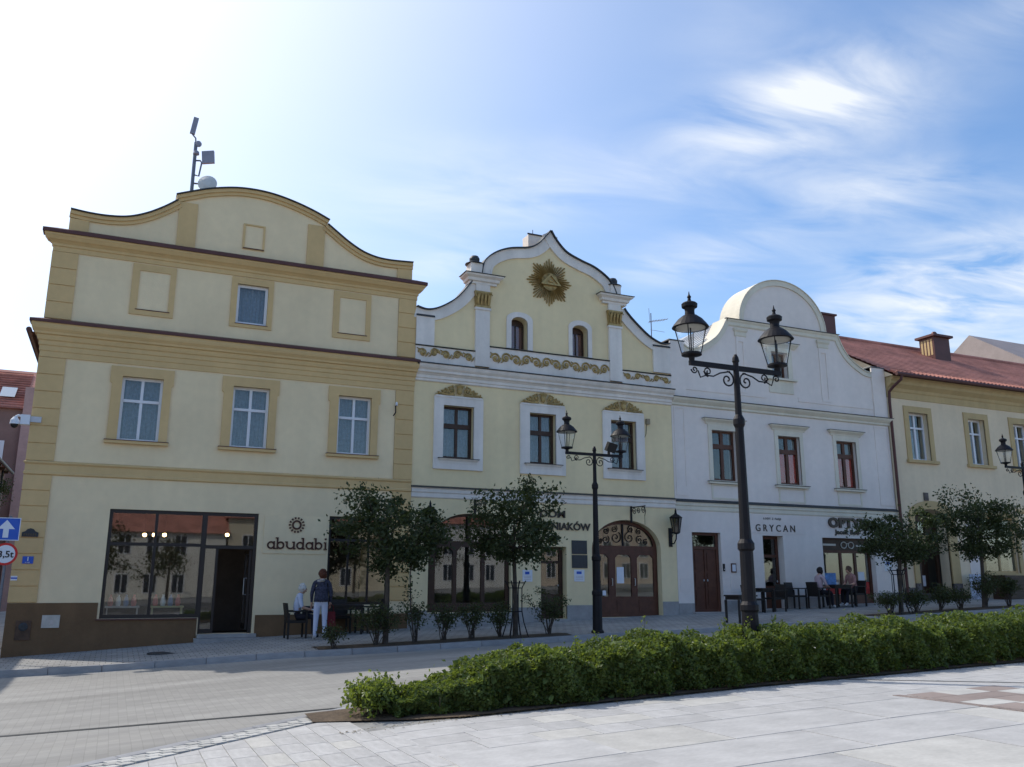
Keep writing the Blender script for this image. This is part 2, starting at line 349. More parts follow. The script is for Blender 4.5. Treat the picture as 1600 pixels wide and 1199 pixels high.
def place(name, me, par, loc, sx, sy, sz, rz=0, ry=0, rx=0):
    o = bpy.data.objects.new(name, me); COL.objects.link(o); o.parent = par; o.location = loc; o.scale = (sx, sy, sz); o.rotation_euler = (rx, ry, rz); return o
while x < 49:
    x2 = x+.985; ya, yb_ = kerbY(x), kerbY(x2); za, zb = zwalk(x, ya), zwalk(x2, yb_); L_ = math.hypot(x2-x, yb_-ya)
    place('kerb_stone', kme, pav, ((x+x2)/2, (ya+yb_)/2+.07, (za+zb)/2-.145), L_-.008, .15, .30, math.atan2(yb_-ya, x2-x), -math.atan2(zb-za, L_)); x = x2
# manhole and drain grate
def disc(name, c, r, m, label, cat):
    b = MB().lathe([(r, -.03), (r, 0), (r*.86, .003), (r*.84, 0), (r*.1, .002)], (0, 0, 0), 28)
    o = b.build(name, m); o.location = c; return tag(o, label, cat)
disc('manhole_cover', (1.2, -2.15, zwalk(1.2, -2.15)+.006), .38, dkmetal, 'round dark iron manhole cover in the pavement before the beige shop', 'manhole cover')
# drain channel in the road
b = MB()
for (x0, y0), (x1, y1) in zip([(-6, -10.2), (-1.1, -11.35), (1.6, -12.0), (2.9, -12.3)], [(-1.1, -11.35), (1.6, -12.0), (2.9, -12.3), (4.6, -12.45)]):
    d = Vector((x1-x0, y1-y0, 0)).normalized(); n_ = Vector((-d.y, d.x, 0))*.05
    vs = [(x0-n_.x, y0-n_.y), (x1-n_.x, y1-n_.y), (x1+n_.x, y1+n_.y), (x0+n_.x, y0+n_.y)]
    b.add([(a, c, zroad(a, c)+.005) for a, c in vs]+[(a, c, zroad(a, c)-.02) for a, c in vs], [(0, 1, 2, 3), (0, 4, 5, 1), (1, 5, 6, 2), (2, 6, 7, 3), (3, 7, 4, 0)])
tag(b.build('drain_channel', dkmetal), 'thin dark metal drain channel running across the paved road', 'drain')
# plaza edging: setts in rows along the diagonal edge, kerb line outside
e0 = Vector((2.95, -12.55)); ed = Vector((-3.1, -1.77)).normalized(); en = Vector((ed.y, -ed.x))     # en points into the plaza
if en.y > 0: en = -en
edging = struct(bpy.data.objects.new('plaza_edging', None)); COL.objects.link(edging)
sme = kme.copy(); sme.materials.clear(); sme.materials.append(mat('pale_sett', (.45, .44, .41), var=.15, scale=4, rand=.16))
rng = random.Random(3)
ang = math.atan2(ed.y, ed.x)
for k in range(8):
    c = e0+ed*(k*.8+.4)+en*.07; place('kerb_stone', kme, edging, (c.x, c.y, zplaza(c.x, c.y)-.10), .79, .14, .22, ang, math.atan2(zplaza(*(c+ed*.4))-zplaza(*(c-ed*.4)), .8)*-1)
for row in range(3):
    for k in range(44):
        c = e0+ed*(k*.145+.07*(row % 2))+en*(.195+row*.11); place('sett', sme, edging, (c.x, c.y, zplaza(c.x, c.y)-.045+rng.uniform(-.004, .004)), .135, .10, .10, ang, 0)
# paving slabs
def slabmesh(m):
    b = bmesh.new(); bmesh.ops.create_cube(b, size=1)
    for v_ in b.verts:
        if v_.co.z > 0: v_.co.x *= .994; v_.co.y *= .99
    me = bpy.data.meshes.new('paving_slab'); b.to_mesh(me); b.free(); me.materials.append(m); return me
SL = [slabmesh(m) for m in (granite, beige, pinkst)]
def slab(x0, x1, y0, y1, k=0, g=.006, dz=0.):
    cx, cy = (x0+x1)/2, (y0+y1)/2; zx = (zplaza(x1, cy)-zplaza(x0, cy))/(x1-x0); zy = (zplaza(cx, y1)-zplaza(cx, y0))/(y1-y0)
    place('paving_slab', SL[k], plaza, (cx, cy, zplaza(cx, cy)-.02+dz), x1-x0-g, y1-y0-g, .04, 0, -math.atan(zx), math.atan(zy))
def inplaza(x, y): q = Vector((x, y))-e0; return q.dot(en) > .56
rng = random.Random(11); cnt = 0
xx = -1.9
while xx < 2.75:                                   # narrow slabs by the diagonal edge
    wx = .235; yy = -13.3-rng.random()*.4
    while yy > -19.4:
        h = rng.choice((.42, .52, .62)); 
        k_ = rng.choices((0, 1), (8, 1))[0]; cs = [inplaza(a_, c_) for a_ in (xx, xx+wx) for c_ in (yy, yy-h)]
        if all(cs) and (yy < -14.45 or xx+wx < 2.5): slab(xx, xx+wx, yy-h, yy, k_); cnt += 1
        elif any(cs) and xx+wx < 2.6:                # slab cut to the slanting edge
            P_ = [Vector((xx+.003, yy-.003)), Vector((xx+.003, yy-h+.003)), Vector((xx+wx-.003, yy-h+.003)), Vector((xx+wx-.003, yy-.003))]; o_ = []
            for i_ in range(4):
                A_, B_ = P_[i_], P_[(i_+1) % 4]; da, db = (A_-e0).dot(en)-.54, (B_-e0).dot(en)-.54
                if da >= 0: o_.append(A_)
                if da*db < 0: o_.append(A_.lerp(B_, da/(da-db)))
            if len(o_) > 2:
                n_ = len(o_); MB().add([(p_.x, p_.y, zplaza(p_.x, p_.y)) for p_ in o_]+[(p_.x, p_.y, zplaza(p_.x, p_.y)-.03) for p_ in o_], [tuple(range(n_))]+[(i_, (i_+1) % n_, n_+(i_+1) % n_, n_+i_) for i_ in range(n_)]).build('paving_slab', (granite, beige)[k_], plaza, world=False)
        yy -= h
    xx += wx
rows = [(-14.86, -14.5), (-15.3, -14.86), (-15.74, -15.3), (-16.2, -15.74)]
for ri, (y0, y1) in enumerate(rows):
    xx = 2.76
    while xx < 15.5:
        wx = rng.choice((.5, .6, .75, .9)); wx = min(wx, 15.6-xx); slab(xx, xx+wx, y0, y1, rng.choices((0, 1), (5, 1))[0]); cnt += 1; xx += wx
BRN = (8.55, 9.75, -17.5, -16.2)
for y0, y1 in ((-17.12, -16.2), (-18.05, -17.12), (-19.3, -18.05), (-20.6, -19.3), (-22, -20.6)):
    xx = 2.76
    while xx < 15.5:
        wx = rng.choice((1.15, 1.4, 1.4, 1.9))
        k = rng.choices((0, 1), (3, 1))[0]
        slab(xx, xx+wx, y0, y1, k, .008); cnt += 1; xx += wx
# brown inlaid strip with little setts
b = MB()
for k in range(30):
    for r_ in range(2):
        q = Vector((8.45, -16.0)).lerp(Vector((8.55, -17.9)), k/30)+Vector((r_*.065, 0)); z = zplaza(q.x, q.y)+.004; b.box(q.x, q.x+.058, q.y-.056, q.y, z-.03, z+rng.uniform(0, .003))
inl = tag(b.build('inlaid_strip', pinkst), 'brown stone inlay with a border of small setts in the pale plaza', 'paving inlay')
for i in range(5):
    x0 = 8.62; b = MB(); yy = -16.05-i*.36; z = zplaza(9.2, yy)+.004
    xq = x0
    for j in range(3):
        wq = (.42, .55, .5)[(i+j) % 3]; v = [(xq, yy-.35), (xq+wq, yy-.35), (xq+wq, yy), (xq, yy)]
        MB().add([(a, c, zplaza(a, c)+.004) for a, c in v]+[(a, c, zplaza(a, c)-.01) for a, c in v], [(0, 1, 2, 3), (0, 4, 5, 1), (1, 5, 6, 2), (2, 6, 7, 3), (3, 7, 4, 0)]).build('inlay_slab', [pinkst, beige, pinkst][(i*2+j) % 3], inl, world=False); xq += wq+.006
b = MB()
for k in range(14):
    x0, x1 = 9.1+k*.2, 9.3+k*.2; y0 = -14.42-(x0-9.1)*1.12; y1 = -14.42-(x1-9.1)*1.12
    b.add([(x0, y0-.03, zplaza(x0, y0)+.006), (x1, y1-.03, zplaza(x1, y1)+.006), (x1, y1+.03, zplaza(x1, y1)+.006), (x0, y0+.03, zplaza(x0, y0)+.006)], [(0, 1, 2, 3)])
tag(b.build('slot_drain', dkmetal), 'dark slot drain cut slantwise across the pale plaza slabs', 'drain')
# planting bed below the hedge, soil strip by the kerb
def bed(name, pts, zfun, lift):
    c = Vector((sum(p[0] for p in pts)/len(pts), sum(p[1] for p in pts)/len(pts))); v = [(c.x, c.y, zfun(c.x, c.y)+lift+.03)]+[(a, d, zfun(a, d)+lift) for a, d in pts]
    n = len(pts); return struct(MB().add(v, [(0, 1+i, 1+(i+1) % n) for i in range(n)]).build(name, soilm))
xs = span(2.2, 26, .5); v = []
for x in xs:
    lo = max(-14.42, -13.55-(x-2.2)*.7) if x < 4 else -14.42
    for y in (lo, (lo-12.65)/2, -12.62 if x > 2.9 else -13.05): v.append((x, y, zplaza(x, y)+.012+(.03 if lo < y < -12.7 else 0)))
struct(MB().add(v, [(i*3+j, i*3+3+j, i*3+4+j, i*3+1+j) for i in range(len(xs)-1) for j in range(2)]).build('planting_bed', soilm))
for a, b_ in ((4.2, 10.3), (20.3, 27.5)):
    xs = span(a, b_, .4); v = []
    for x in xs:
        yk = kerbY(x)
        for y, h in ((yk+.17, .006), (yk+.5, .03), (yk+.95, .006)): v.append((x, y, zwalk(x, y)+h))
    struct(MB().add(v, [(i*3+j, i*3+3+j, i*3+4+j, i*3+1+j) for i in range(len(xs)-1) for j in range(2)]).build('soil_strip', soilm))
# ------------------------------------------------------------------ house parts
def window(par, x0, x1, z0, z1, y, m, cols=2, tz=None, fw=.07, bar=.05, curtain=None, g=None, tb=.07, name='window', cz=None, cm=None, cy=.2):
    b = MB(); d = .06
    b.box(x0, x0+fw, y, y+d, z0, z1).box(x1-fw, x1, y, y+d, z0, z1).box(x0+fw, x1-fw, y, y+d, z0, z0+fw).box(x0+fw, x1-fw, y, y+d, z1-fw, z1)
    zs = [(z0+fw, z1-fw)]
    if tz: b.box(x0+fw, x1-fw, y-.015, y+d, tz-tb/2, tz+tb/2); zs = [(z0+fw, tz-tb/2), (tz+tb/2, z1-fw)]
    xe = [x0+fw]; 
    for i in range(1, cols): c = x0+(x1-x0)*i/cols; xe += [c-bar/2, c+bar/2]
    xe.append(x1-fw)
    for i in range(1, cols):
        c = x0+(x1-x0)*i/cols
        for a, e in zs: b.box(c-bar/2, c+bar/2, y-.008, y+d, a, e)
    o = b.build(name, m, par)
    for i in range(cols):
        for a, e in zs: MB().box(xe[2*i]-.005, xe[2*i+1]+.005, y+.028, y+.036, a-.005, e+.005).build('pane', g or glass, o)
    if curtain:
        lo, hi = cz or (z0, z1); n = 24; v = []
        for i in range(n+1):
            x = x0+.03+(x1-x0-.06)*i/n; yy = y+cy+(.004 if cm else .02)*math.sin(i*1.9)
            v += [(x, yy, lo), (x, yy, hi)]
        MB().add(v, [(2*i, 2*i+2, 2*i+3, 2*i+1) for i in range(n)]).build('curtain', cm or curt, o, fix=False)
    return o
def surround(par, x0, x1, z0, z1, ox0, ox1, oz0, oz1, m, p=.05, name='window_surround'):
    return MB().poly(rect(ox0, ox1, oz0, oz1), [rect(x0, x1, z0, z1)], -p, .03).build(name, m, par)
def shell(par, x0, x1, y1, ztop, m, floors=(4.35, 7.5), zb=-.6, back=None):     # side walls, back wall, floors behind the front
    h = back or ztop
    box('side_wall', m, par, x0, x0+.3, .42, y1, zb, h); box('side_wall', m, par, x1-.3, x1, .42, y1, zb, h)
    box('rear_wall', m, par, x0+.3, x1-.3, y1-.3, y1, zb, h)
    for z in floors: box('floor_slab', dark, par, x0+.3, x1-.3, .43, y1-.3, z-.2, z)
    box('floor_slab', dark, par, x0+.3, x1-.3, .43, y1-.3, zf((x0+x1)/2)-.2, zf(x0)+.28)
    box('room_wall', dark, par, x0+.3, x1-.3, 4.2, 4.3, zf(x0)+.3, floors[-1]-.2)
def gable_roof(par, x0, x1, xr, ze, zr, y0, y1, m, ov=.25):
    return MB().poly([(x0-ov, ze-.12), (x1+ov, ze-.12), (x1+ov, ze), (xr, zr), (x0-ov, ze)], (), y0, y1).build('roof', m, par)
def spiral(cx, cz, r0, turns, ph, dirn=1, n=22, r1=.012):
    return [(cx+(r0+(r1-r0)*k/n)*math.cos(ph+dirn*2*math.pi*turns*k/n), cz+(r0+(r1-r0)*k/n)*math.sin(ph+dirn*2*math.pi*turns*k/n)) for k in range(n+1)]
def flat(pts, y): return [(p[0], y, p[1]) for p in pts]
# ================================================================== HOUSE 1: beige corner house
H1 = thing('corner_house', 'beige three-storey corner house with ochre quoins and curved gable above abudabi shop', 'house', (2.66, 0, zf(2.66)))
gl = cr([(-1.93, 11.06), (-1.5, 11.02), (-1.03, 11.02), (-.55, 11.09), (-.11, 11.27), (.3, 11.53), (.64, 11.80)])
gm = cr([(.58, 11.95), (1.0, 12.12), (1.46, 12.29), (2.1, 12.44), (2.66, 12.48), (3.2, 12.44), (3.76, 12.32), (4.3, 12.15), (4.78, 11.95)])
gr = cr([(4.73, 11.82), (5.05, 11.59), (5.4, 11.35), (5.8, 11.14), (6.19, 11.03), (6.55, 11.0), (6.9, 11.01), (7.36, 11.04)])
out = [(-2.2, -.8), (7.52, -.8), (7.52, 10.40), (7.36, 10.40)]+list(reversed(gr))+list(reversed(gm))+list(reversed(gl))+[(-1.93, 10.40), (-2.2, 10.40)]
UW = [(-.28, .70), (2.46, 3.42), (5.32, 6.27)]
shop1 = [(-.25, .74), (2.03, .74), (2.03, .34), (3.35, .34), (3.35, 3.39), (-.25, 3.39)]
holes = [rect(a, b, 5.12, 6.78) for a, b in UW]+[rect(2.37, 3.2, 8.54, 9.68), shop1, rect(5.23, 6.95, 1.03, 3.39)]
MB().poly(out, holes, 0, .4).build('wall', cream, H1)
for g, nm in ((gl, 0), (gm, 1), (gr, 2)):
    MB().ribbon(g, -.19, -.004, -.055-.004*nm, .02).build('gable_moulding', ochre, H1)
    MB().ribbon(g, -.10, -.005, -.10-.004*nm, .02).build('gable_moulding', ochre, H1)
    MB().ribbon(g, .0, .03, -.15-.004*nm, .45).build('coping', dkmetal, H1)
for a, b, z in ((-1.93, -1.47, 10.84), (.68, 1.16, 11.80), (4.19, 4.68, 11.76), (6.9, 7.36, 10.84)): box('gable_pilaster', ochre, H1, a, b, -.04, .02, 10.42, z)
for xa, xb in ((-2.2, -1.63), (6.98, 7.52)):                       # quoin blocks
    for z0, z1, n in ((1.13, 4.15, 8), (4.49, 7.09, 6), (8.10, 9.90, 4)):
        st = (z1-z0)/n
        L0 = xa-.012 if xa < 0 else xa; MB().box(L0, xb, -.012, .3, z0, z1).build('quoin_backing', ochre, H1)
        for k in range(n): MB().box(xa-(.035 if xa < 0 else 0), xb+.003, -.035, .5 if xa < 0 else .2, z0+k*st+.012, z0+(k+1)*st-.012).build('quoin', ochre, H1)
MB().mould(-2.2, 7.52, [(.03, 7.10), (.03, 7.24), (.05, 7.26), (.05, 7.38), (.075, 7.40), (.075, 7.50), (.11, 7.53), (.13, 7.60), (.13, 7.64), (.18, 7.66), (.19, 7.71), (.25, 7.78), (.27, 7.84), (.27, 7.93)], .1, 1, .3).build('cornice', ochre, H1)
MB().mould(-2.2, 7.52, [(.315, 7.925), (.315, 7.995), (.02, 8.10)], .1, 1, .3).build('cornice_flashing', flash, H1)
MB().mould(-2.2, 7.52, [(.03, 9.90), (.03, 10.02), (.06, 10.04), (.06, 10.10), (.12, 10.15), (.17, 10.18), (.22, 10.25), (.24, 10.27), (.24, 10.33)], .1, 1, .9).build('cornice', ochre, H1)
MB().mould(-2.2, 7.52, [(.29, 10.325), (.29, 10.415), (.0, 10.54)], .1, 1, .9).build('cornice_flashing', flash, H1)
MB().mould(-2.2, 7.52, [(.02, 4.15), (.05, 4.17), (.05, 4.22), (.03, 4.24), (.03, 4.40), (.07, 4.44), (.07, 4.47), (.01, 4.50)], .1, 1, 0).build('string_course', ochre, H1)
for a, e, z in ((-2.23, -.30, 1.12), (-.30, 2.0, .70), (3.42, 7.52, .79)): box('plinth', brownp, H1, a, e, -.03, .05, -.8, z)
for a, b_ in UW:
    MB().poly([(a-.24, 5.13), (b_+.20, 5.13), (b_+.20, 6.58), (b_+.25, 6.62), (b_+.25, 7.03), (a-.29, 7.03), (a-.29, 6.62), (a-.24, 6.58)], [rect(a, b_, 5.131, 6.78)], -.05, .03).build('window_surround', ochre, H1)
    box('sill', ochre, H1, a-.28, b_+.24, -.12, .02, 5.03, 5.10); box('sill_flashing', flash, H1, a-.29, b_+.25, -.135, .12, 5.102, 5.118)
    window(H1, a, b_, 5.12, 6.78, .13, wpaint, 2, 6.17, .065, .07, True)
for a, b_ in ((-.13, .63), (5.22, 6.0)):                            # blind windows
    MB().poly(rect(a-.18, b_+.14, 8.46, 9.86), [rect(a, b_, 8.60, 9.68)], -.035, .02).build('blind_window_surround', ochre, H1)
    box('sill', flash, H1, a-.04, b_+.05, -.05, -.0, 8.59, 8.61)
    box('blind_panel', cream, H1, a, b_, -.006, .01, 8.61, 9.68)
surround(H1, 2.37, 3.2, 8.54, 9.68, 2.21, 3.34, 8.44, 9.87, ochre, .035); box('sill', flash, H1, 2.35, 3.23, -.05, .1, 8.53, 8.545)
window(H1, 2.37, 3.2, 8.55, 9.68, .08, wpaint, 1, None, .07, .05, True)
MB().poly(rect(2.40, 3.0, 10.72, 11.47), [rect(2.46, 2.95, 10.76, 11.43)], -.03, .01).build('blind_window_surround', ochre, H1); box('sill', flash, H1, 2.42, 2.99, -.05, .0, 10.73, 10.755)
shell(H1, -2.2, 7.52, 11, 7.9, cream, zb=-.8); gable_roof(H1, -2.2, 7.1, 2.66, 7.95, 11.75, .42, 11, rtile)
b = MB(); b.tube([(-2.52, -.1, 7.74), (-2.52, 11, 7.74)], .07, 8); b.box(-2.56, -2.2, .45, 11, 7.80, 7.83); b.build('gutter', flash, H1)
# shop front with open door
b = MB(); y0, y1 = .06, .13
for xa, xb, z0, z1 in ((-.25, -.17, .74, 3.39), (.82, .89, .83, 2.50), (.82, .89, 2.58, 3.30), (1.95, 2.08, .34, 3.39), (3.26, 3.35, .34, 3.39), (-.17, 1.95, .74, .83), (-.17, 1.95, 3.30, 3.39), (2.08, 3.26, 3.30, 3.39), (-.17, 1.95, 2.50, 2.58), (2.08, 3.26, 2.46, 2.55), (2.34, 2.40, .36, 2.46), (2.08, 2.34, .36, .46)): b.box(xa, xb, y0, y1, z0, z1)
sf = b.build('shop_front', shopf, H1)
for r in (( -.17, .82, .83, 2.50), (.89, 1.95, .83, 2.50), (-.17, .82, 2.58, 3.30), (.89, 1.95, 2.58, 3.30), (2.08, 3.26, 2.55, 3.30), (2.08, 2.34, .46, 2.46)): MB().box(r[0]-.004, r[1]+.004, .09, .10, r[2]-.004, r[3]+.004).build('pane', shopg, sf)
b = MB(); b.box(3.19, 3.25, .14, .22, .42, 2.44).box(3.19, 3.25, .90, .98, .42, 2.44).box(3.19, 3.25, .22, .90, .42, .56).box(3.19, 3.25, .22, .90, 2.34, 2.44); dl = b.build('door', shopf, H1)
MB().box(3.215, 3.225, .2, .92, .54, 2.36).build('pane', shopg, dl)
for s_ in (-1, 1):
    xx = 3.22+s_*.1; MB().tube([(3.22+s_*.03, .28, 1.30), (xx, .28, 1.30), (xx, .28, 1.72), (3.22+s_*.03, .28, 1.72)], .014, 6).build('handle', steel, dl)
b = MB(); b.box(1.95, 3.55, -.42, .0, -.2, .245).box(2.02, 3.45, -.2, .45, .25, .335); b.build('step', stone, H1)
box('sill', flash, H1, -.32, 2.0, -.07, .06, .705, .735)
o = window(H1, 5.23, 6.95, 1.03, 3.39, .08, shopf, 3, 2.75, .07, .05, None, shopg)
# dim shop furnishing and lit pendant lamps
warm = bpy.data.materials.new('warm_bulb'); warm.use_nodes = True; e_ = warm.node_tree.nodes['Principled BSDF']; e_.inputs['Emission Color'].default_value = (1, .62, .25, 1); e_.inputs['Emission Strength'].default_value = 14
for i, (px, py) in enumerate(((226, 836), (241, 836), (257, 836), (355, 836))):
    c = fp(px, py, 1.2); t = thing('pendant_lamp', ('lit pendant bulb behind left pane of abudabi window', 'lit pendant bulb hanging right beside the mullion of the abudabi window', 'lit pendant bulb behind right pane of abudabi window', 'lit pendant bulb above the open door of the abudabi shop')[i], 'lamp', c, 'lit pendant lamps in the beige shop')
    MB().tube([(c.x, c.y, 4.14), (c.x, c.y, c.z+.12)], .008, 5).build('cord', black, t); MB().lathe([(.02, .12), (.05, .10), (.06, .04)], c, 10).build('lamp_holder', black, t); MB().ell(c, (.05, .05, .05), 8, 6).build('bulb', warm, t)
for i, (x, cm_) in enumerate(((.25, (.4, .36, .3)), (1.3, (.45, .4, .2)))):
    t = thing('display_table', ('low white display table behind the left pane of the abudabi window', 'low mustard display table behind the right pane of the abudabi window')[i], 'table', (x, .7, zf(x)+.28))
    b = MB(); b.box(x-.4, x+.4, .45, .95, .98, 1.02); 
    for dx in (-.36, .34):
        for dy in (.47, .9): b.box(x+dx, x+dx+.03, dy, dy+.03, .44, .98)
    b.build('table_body', mat('display_%d' % i, cm_), t)
    for k in range(4): MB().lathe([(.05, 0), (.07, .08), (.05, .2), (.025, .24), (.03, .28)], (x-.28+k*.18, .7, 1.02), 10).build('vase', mat('vase_%d' % (k % 3), ((.5, .1, .08), (.6, .58, .5), (.12, .2, .3))[k % 3], rough=.3), t)
# ================================================================== HOUSE 2: pale yellow gabled house
H2 = thing('gabled_house', 'pale yellow house with white scrolled gable, gold sunburst and two arched ground-floor openings', 'house', (12.0, 0, zf(12)))
X0, X1 = 7.53, 16.53
gl = cr([(7.53, 9.70), (7.87, 9.64), (8.28, 9.77), (8.79, 10.12), (9.15, 10.54), (9.3, 10.75)])
gm = cr([(9.62, 11.05), (9.72, 11.48), (10.06, 11.81), (10.56, 12.04), (11.24, 12.18), (11.58, 12.37), (11.85, 12.66), (12.03, 12.90)]); gm2 = cr([(12.03, 12.90), (12.24, 12.58), (12.6, 12.24), (13.12, 12.03), (13.66, 11.86), (14.16, 11.55), (14.36, 11.25), (14.44, 11.05)])
gr = cr([(14.75, 10.60), (14.86, 10.45), (15.16, 10.16), (15.65, 9.77), (16.03, 9.58), (16.3, 9.53), (16.53, 9.57)])
out = [(X0, -.8), (X1, -.8)]+list(reversed(gr))+[(14.6, 10.7), (14.6, 11.0)]+list(reversed(gm2))+list(reversed(gm[:-1]))+[(9.45, 11.0), (9.45, 10.75)]+list(reversed(gl))
UW2 = [(8.45, 9.42), (11.27, 12.18), (14.16, 15.11)]
AW = [(10.64, 11.21, 10.48, 11.38), (12.80, 13.38, 12.67, 13.52)]
A1 = arch(8.10, 10.68, .80, 2.72, 3.60); A2 = arch(13.41, 15.93, .60, 2.68, 3.58)
MB().poly(out, [rect(a, b, 5.2, 6.77) for a, b in UW2]+[arch(a, b, 8.76, 9.62, 9.81, 10) for a, b, _, _ in AW]+[A1, A2, rect(11.65, 12.52, .58, 2.70)], 0, .42).build('wall', yellow, H2)
for g, nm in ((gl, 0), (gm, 1), (gr, 2), (gm2, 3)):
    MB().ribbon(g, -.29, -.004, -.04-.004*nm, .02).build('gable_moulding', white, H2); MB().ribbon(g, -.33, -.27, -.052-.004*nm, .02).build('gable_moulding', white, H2)
    MB().ribbon(g, .0, .035, -.12-.004*nm, .46).build('coping', dkmetal, H2)
for a, b_ in ((9.42, 9.89), (14.15, 14.62)):
    c = (a+b_)/2; p = MB(); p.box(a, b_, -.09, .02, 8.06, 9.86).box(a-.03, b_+.03, -.12, .02, 9.86, 9.93).box(a, b_, -.09, .02, 10.46, 10.70); p.build('pilaster', white, H2)
    cp = MB(); cp.box(a-.02, b_+.02, -.11, .02, 9.935, 10.0).box(a-.05, b_+.05, -.14, .02, 10.40, 10.455)
    cp.add([(a, -.09, 10.0), (b_, -.09, 10.0), (b_+.04, -.12, 10.4), (a-.04, -.12, 10.4), (a, .02, 10.0), (b_, .02, 10.0), (b_+.04, .02, 10.4), (a-.04, .02, 10.4)], [(0, 1, 2, 3), (1, 5, 6, 2), (0, 3, 7, 4)])
    for k in range(4): q = a+.06+k*(b_-a-.12)/3; cp.tube([(q, -.10, 10.02), (q, -.135, 10.2), (q+.01, -.17, 10.36), (q, -.2, 10.33)], [.035, .05, .04, .015], 6)
    for s_ in (-1, 1): cp.tube(flat(spiral(c+s_*.2, 10.33, .09, 1.3, 0, s_), -.15), .018, 5)
    cp.build('capital', gold, H2)
    e2 = MB().mould(a-.12, b_+.12, [(.10, 10.69), (.10, 10.76), (.16, 10.78), (.18, 10.86), (.27, 10.92), (.28, 10.97)], .3).build('entablature', white, H2)
    MB().mould(a-.12, b_+.12, [(.31, 10.971), (.31, 10.99), (.05, 11.04)], .32).build('coping', dkmetal, H2)
    px_ = 9.42 if a < 12 else 14.43
    MB().box(px_-.19, px_+.19, -.12, .3, 11.03, 11.36).build('finial_pedestal', white, H2)
    q = MB(); q.lathe([(.30, 0), (.30, .02), (.20, .07), (.13, .09), (.16, .13), (.165, .2), (.12, .28), (.03, .31)], (px_, .09, 11.361), 14).build('finial', dkmetal, H2, smooth=True)
for a, b_ in ((7.53, 8.10), (15.86, 16.53)):
    MB().box(a, b_, -.07, .02, 8.53, 9.42).build('end_pedestal', white, H2); MB().mould(a, b_, [(.10, 9.42), (.10, 9.45), (.05, 9.49)], .05, 0, 0).build('coping', dkmetal, H2)
def scrollwork(par, xa, xb, z0, z1, y, n):
    st = (xb-xa)/n; h = (z1-z0)/2; zc = (z0+z1)/2
    for k in range(n):
        c = xa+st*(k+.5); s_ = 1 if k % 2 else -1; b = MB()
        b.tube(flat(spiral(c, zc+s_*.02, h*.85, 1.5, 0 if s_ > 0 else math.pi, s_, 20, .02), y), [.032]*21, 5)
        b.ell((c, y-.005, zc+s_*.02), (.05, .03, .05), 7, 5)
        b.tube([(c-st*.5, y, zc-s_*h*.8), (c-st*.3, y-.01, zc-s_*h*.55), (c-st*.42, y, zc)], [.012, .03, .008], 5); b.tube([(c+st*.25, y, zc+s_*h*.9), (c+st*.42, y-.01, zc+s_*h*.45), (c+st*.5, y, zc-s_*h*.1)], [.01, .028, .01], 5)
        b.build('scroll_ornament', gold, par)
for a, b_, zt, n in ((7.53, 9.42, 8.50, 5), (9.89, 14.15, 8.70, 12), (14.62, 16.53, 8.44, 5)):
    fr = MB().box(a, b_, -.06, .02, 8.0, zt).build('frieze', white, H2); MB().mould(a, b_, [(.09, zt), (.11, zt+.03), (.02, zt+.055)], .02, 0, 0).build('coping', dkmetal, H2)
    scrollwork(fr, a+.03, b_-.03, 8.16 if zt < 8.6 else 8.2, zt-.04 if zt < 8.6 else 8.58, -.075, n)
MB().mould(X0, X1, [(.02, 7.44), (.05, 7.46), (.05, 7.52), (.08, 7.54), (.08, 7.62), (.13, 7.67), (.18, 7.70), (.18, 7.76), (.24, 7.82), (.27, 7.88), (.27, 7.93)], .1, 0, 0).build('cornice', white, H2)
MB().mould(X0, X1, [(.31, 7.931), (.31, 7.96), (.04, 8.03)], .1, 0, 0).build('cornice_flashing', dkmetal, H2)
for a, b_, oa, ob in AW:
    MB().poly(arch(oa, ob, 8.755, 9.72, 9.97, 12), [arch(a, b_, 8.756, 9.62, 9.81, 10)], -.05, .03).build('window_surround', white, H2)
    b = MB(); b.poly(arch(a, b_, 8.76, 9.62, 9.80, 10), [rect(a+.05, (a+b_)/2-.02, 8.8, 9.6), rect((a+b_)/2+.02, b_-.05, 8.8, 9.6)], .28, .33); o = b.build('window', brownw, H2)
    MB().box(a+.04, b_-.04, .30, .31, 8.79, 9.61).build('pane', glass, o)
# sunburst
sb = MB(); cx, cz = 11.99, 11.13; n = 48
sb.lathe([(.30, 0), (.30, .05)], (0, 0, 0), 24); sb.v = [(cx+p[0], .02-p[2]*2, cz+p[1]) for p in sb.v]
for k in range(n):                                   # separate gilded rays, eight long points
    t = 2*math.pi*k/n+math.pi/2; u = (k % 6)/6; r = .56+.22*abs(2*u-1); wd = .030
    p = Vector((math.cos(t), math.sin(t))); q = Vector((-p.y, p.x)); c = Vector((cx, cz)); P = lambda a, w_, y: (c.x+p.x*a+q.x*w_, y, c.y+p.y*a+q.y*w_)
    sb.add([P(.08, -.006, -.06), P(r, -wd*.9, -.02), P(r+.035, 0, -.05), P(r, wd*.9, -.02), P(.08, .006, -.06), P(r*.6, 0, -.11), P(r, -wd*.9, .01), P(r+.035, 0, .01), P(r, wd*.9, .01)], [(0, 1, 5), (1, 2, 5), (2, 3, 5), (3, 4, 5), (1, 6, 7, 2), (2, 7, 8, 3)])
st_ = sb.build('sunburst', gold, H2)
tri = [(11.62, 11.0), (12.36, 11.0), (11.99, 11.40)]; tin = [(11.74, 11.05), (12.24, 11.05), (11.99, 11.31)]
MB().poly(tri, [tin], -.17, -.06).build('triangle_frame', gold, st_); MB().poly(tin, (), -.125, -.06).build('triangle_field', gold, st_); MB().ell((11.99, -.14, 11.13), (.09, .03, .045), 10, 6).build('eye', gold, st_)
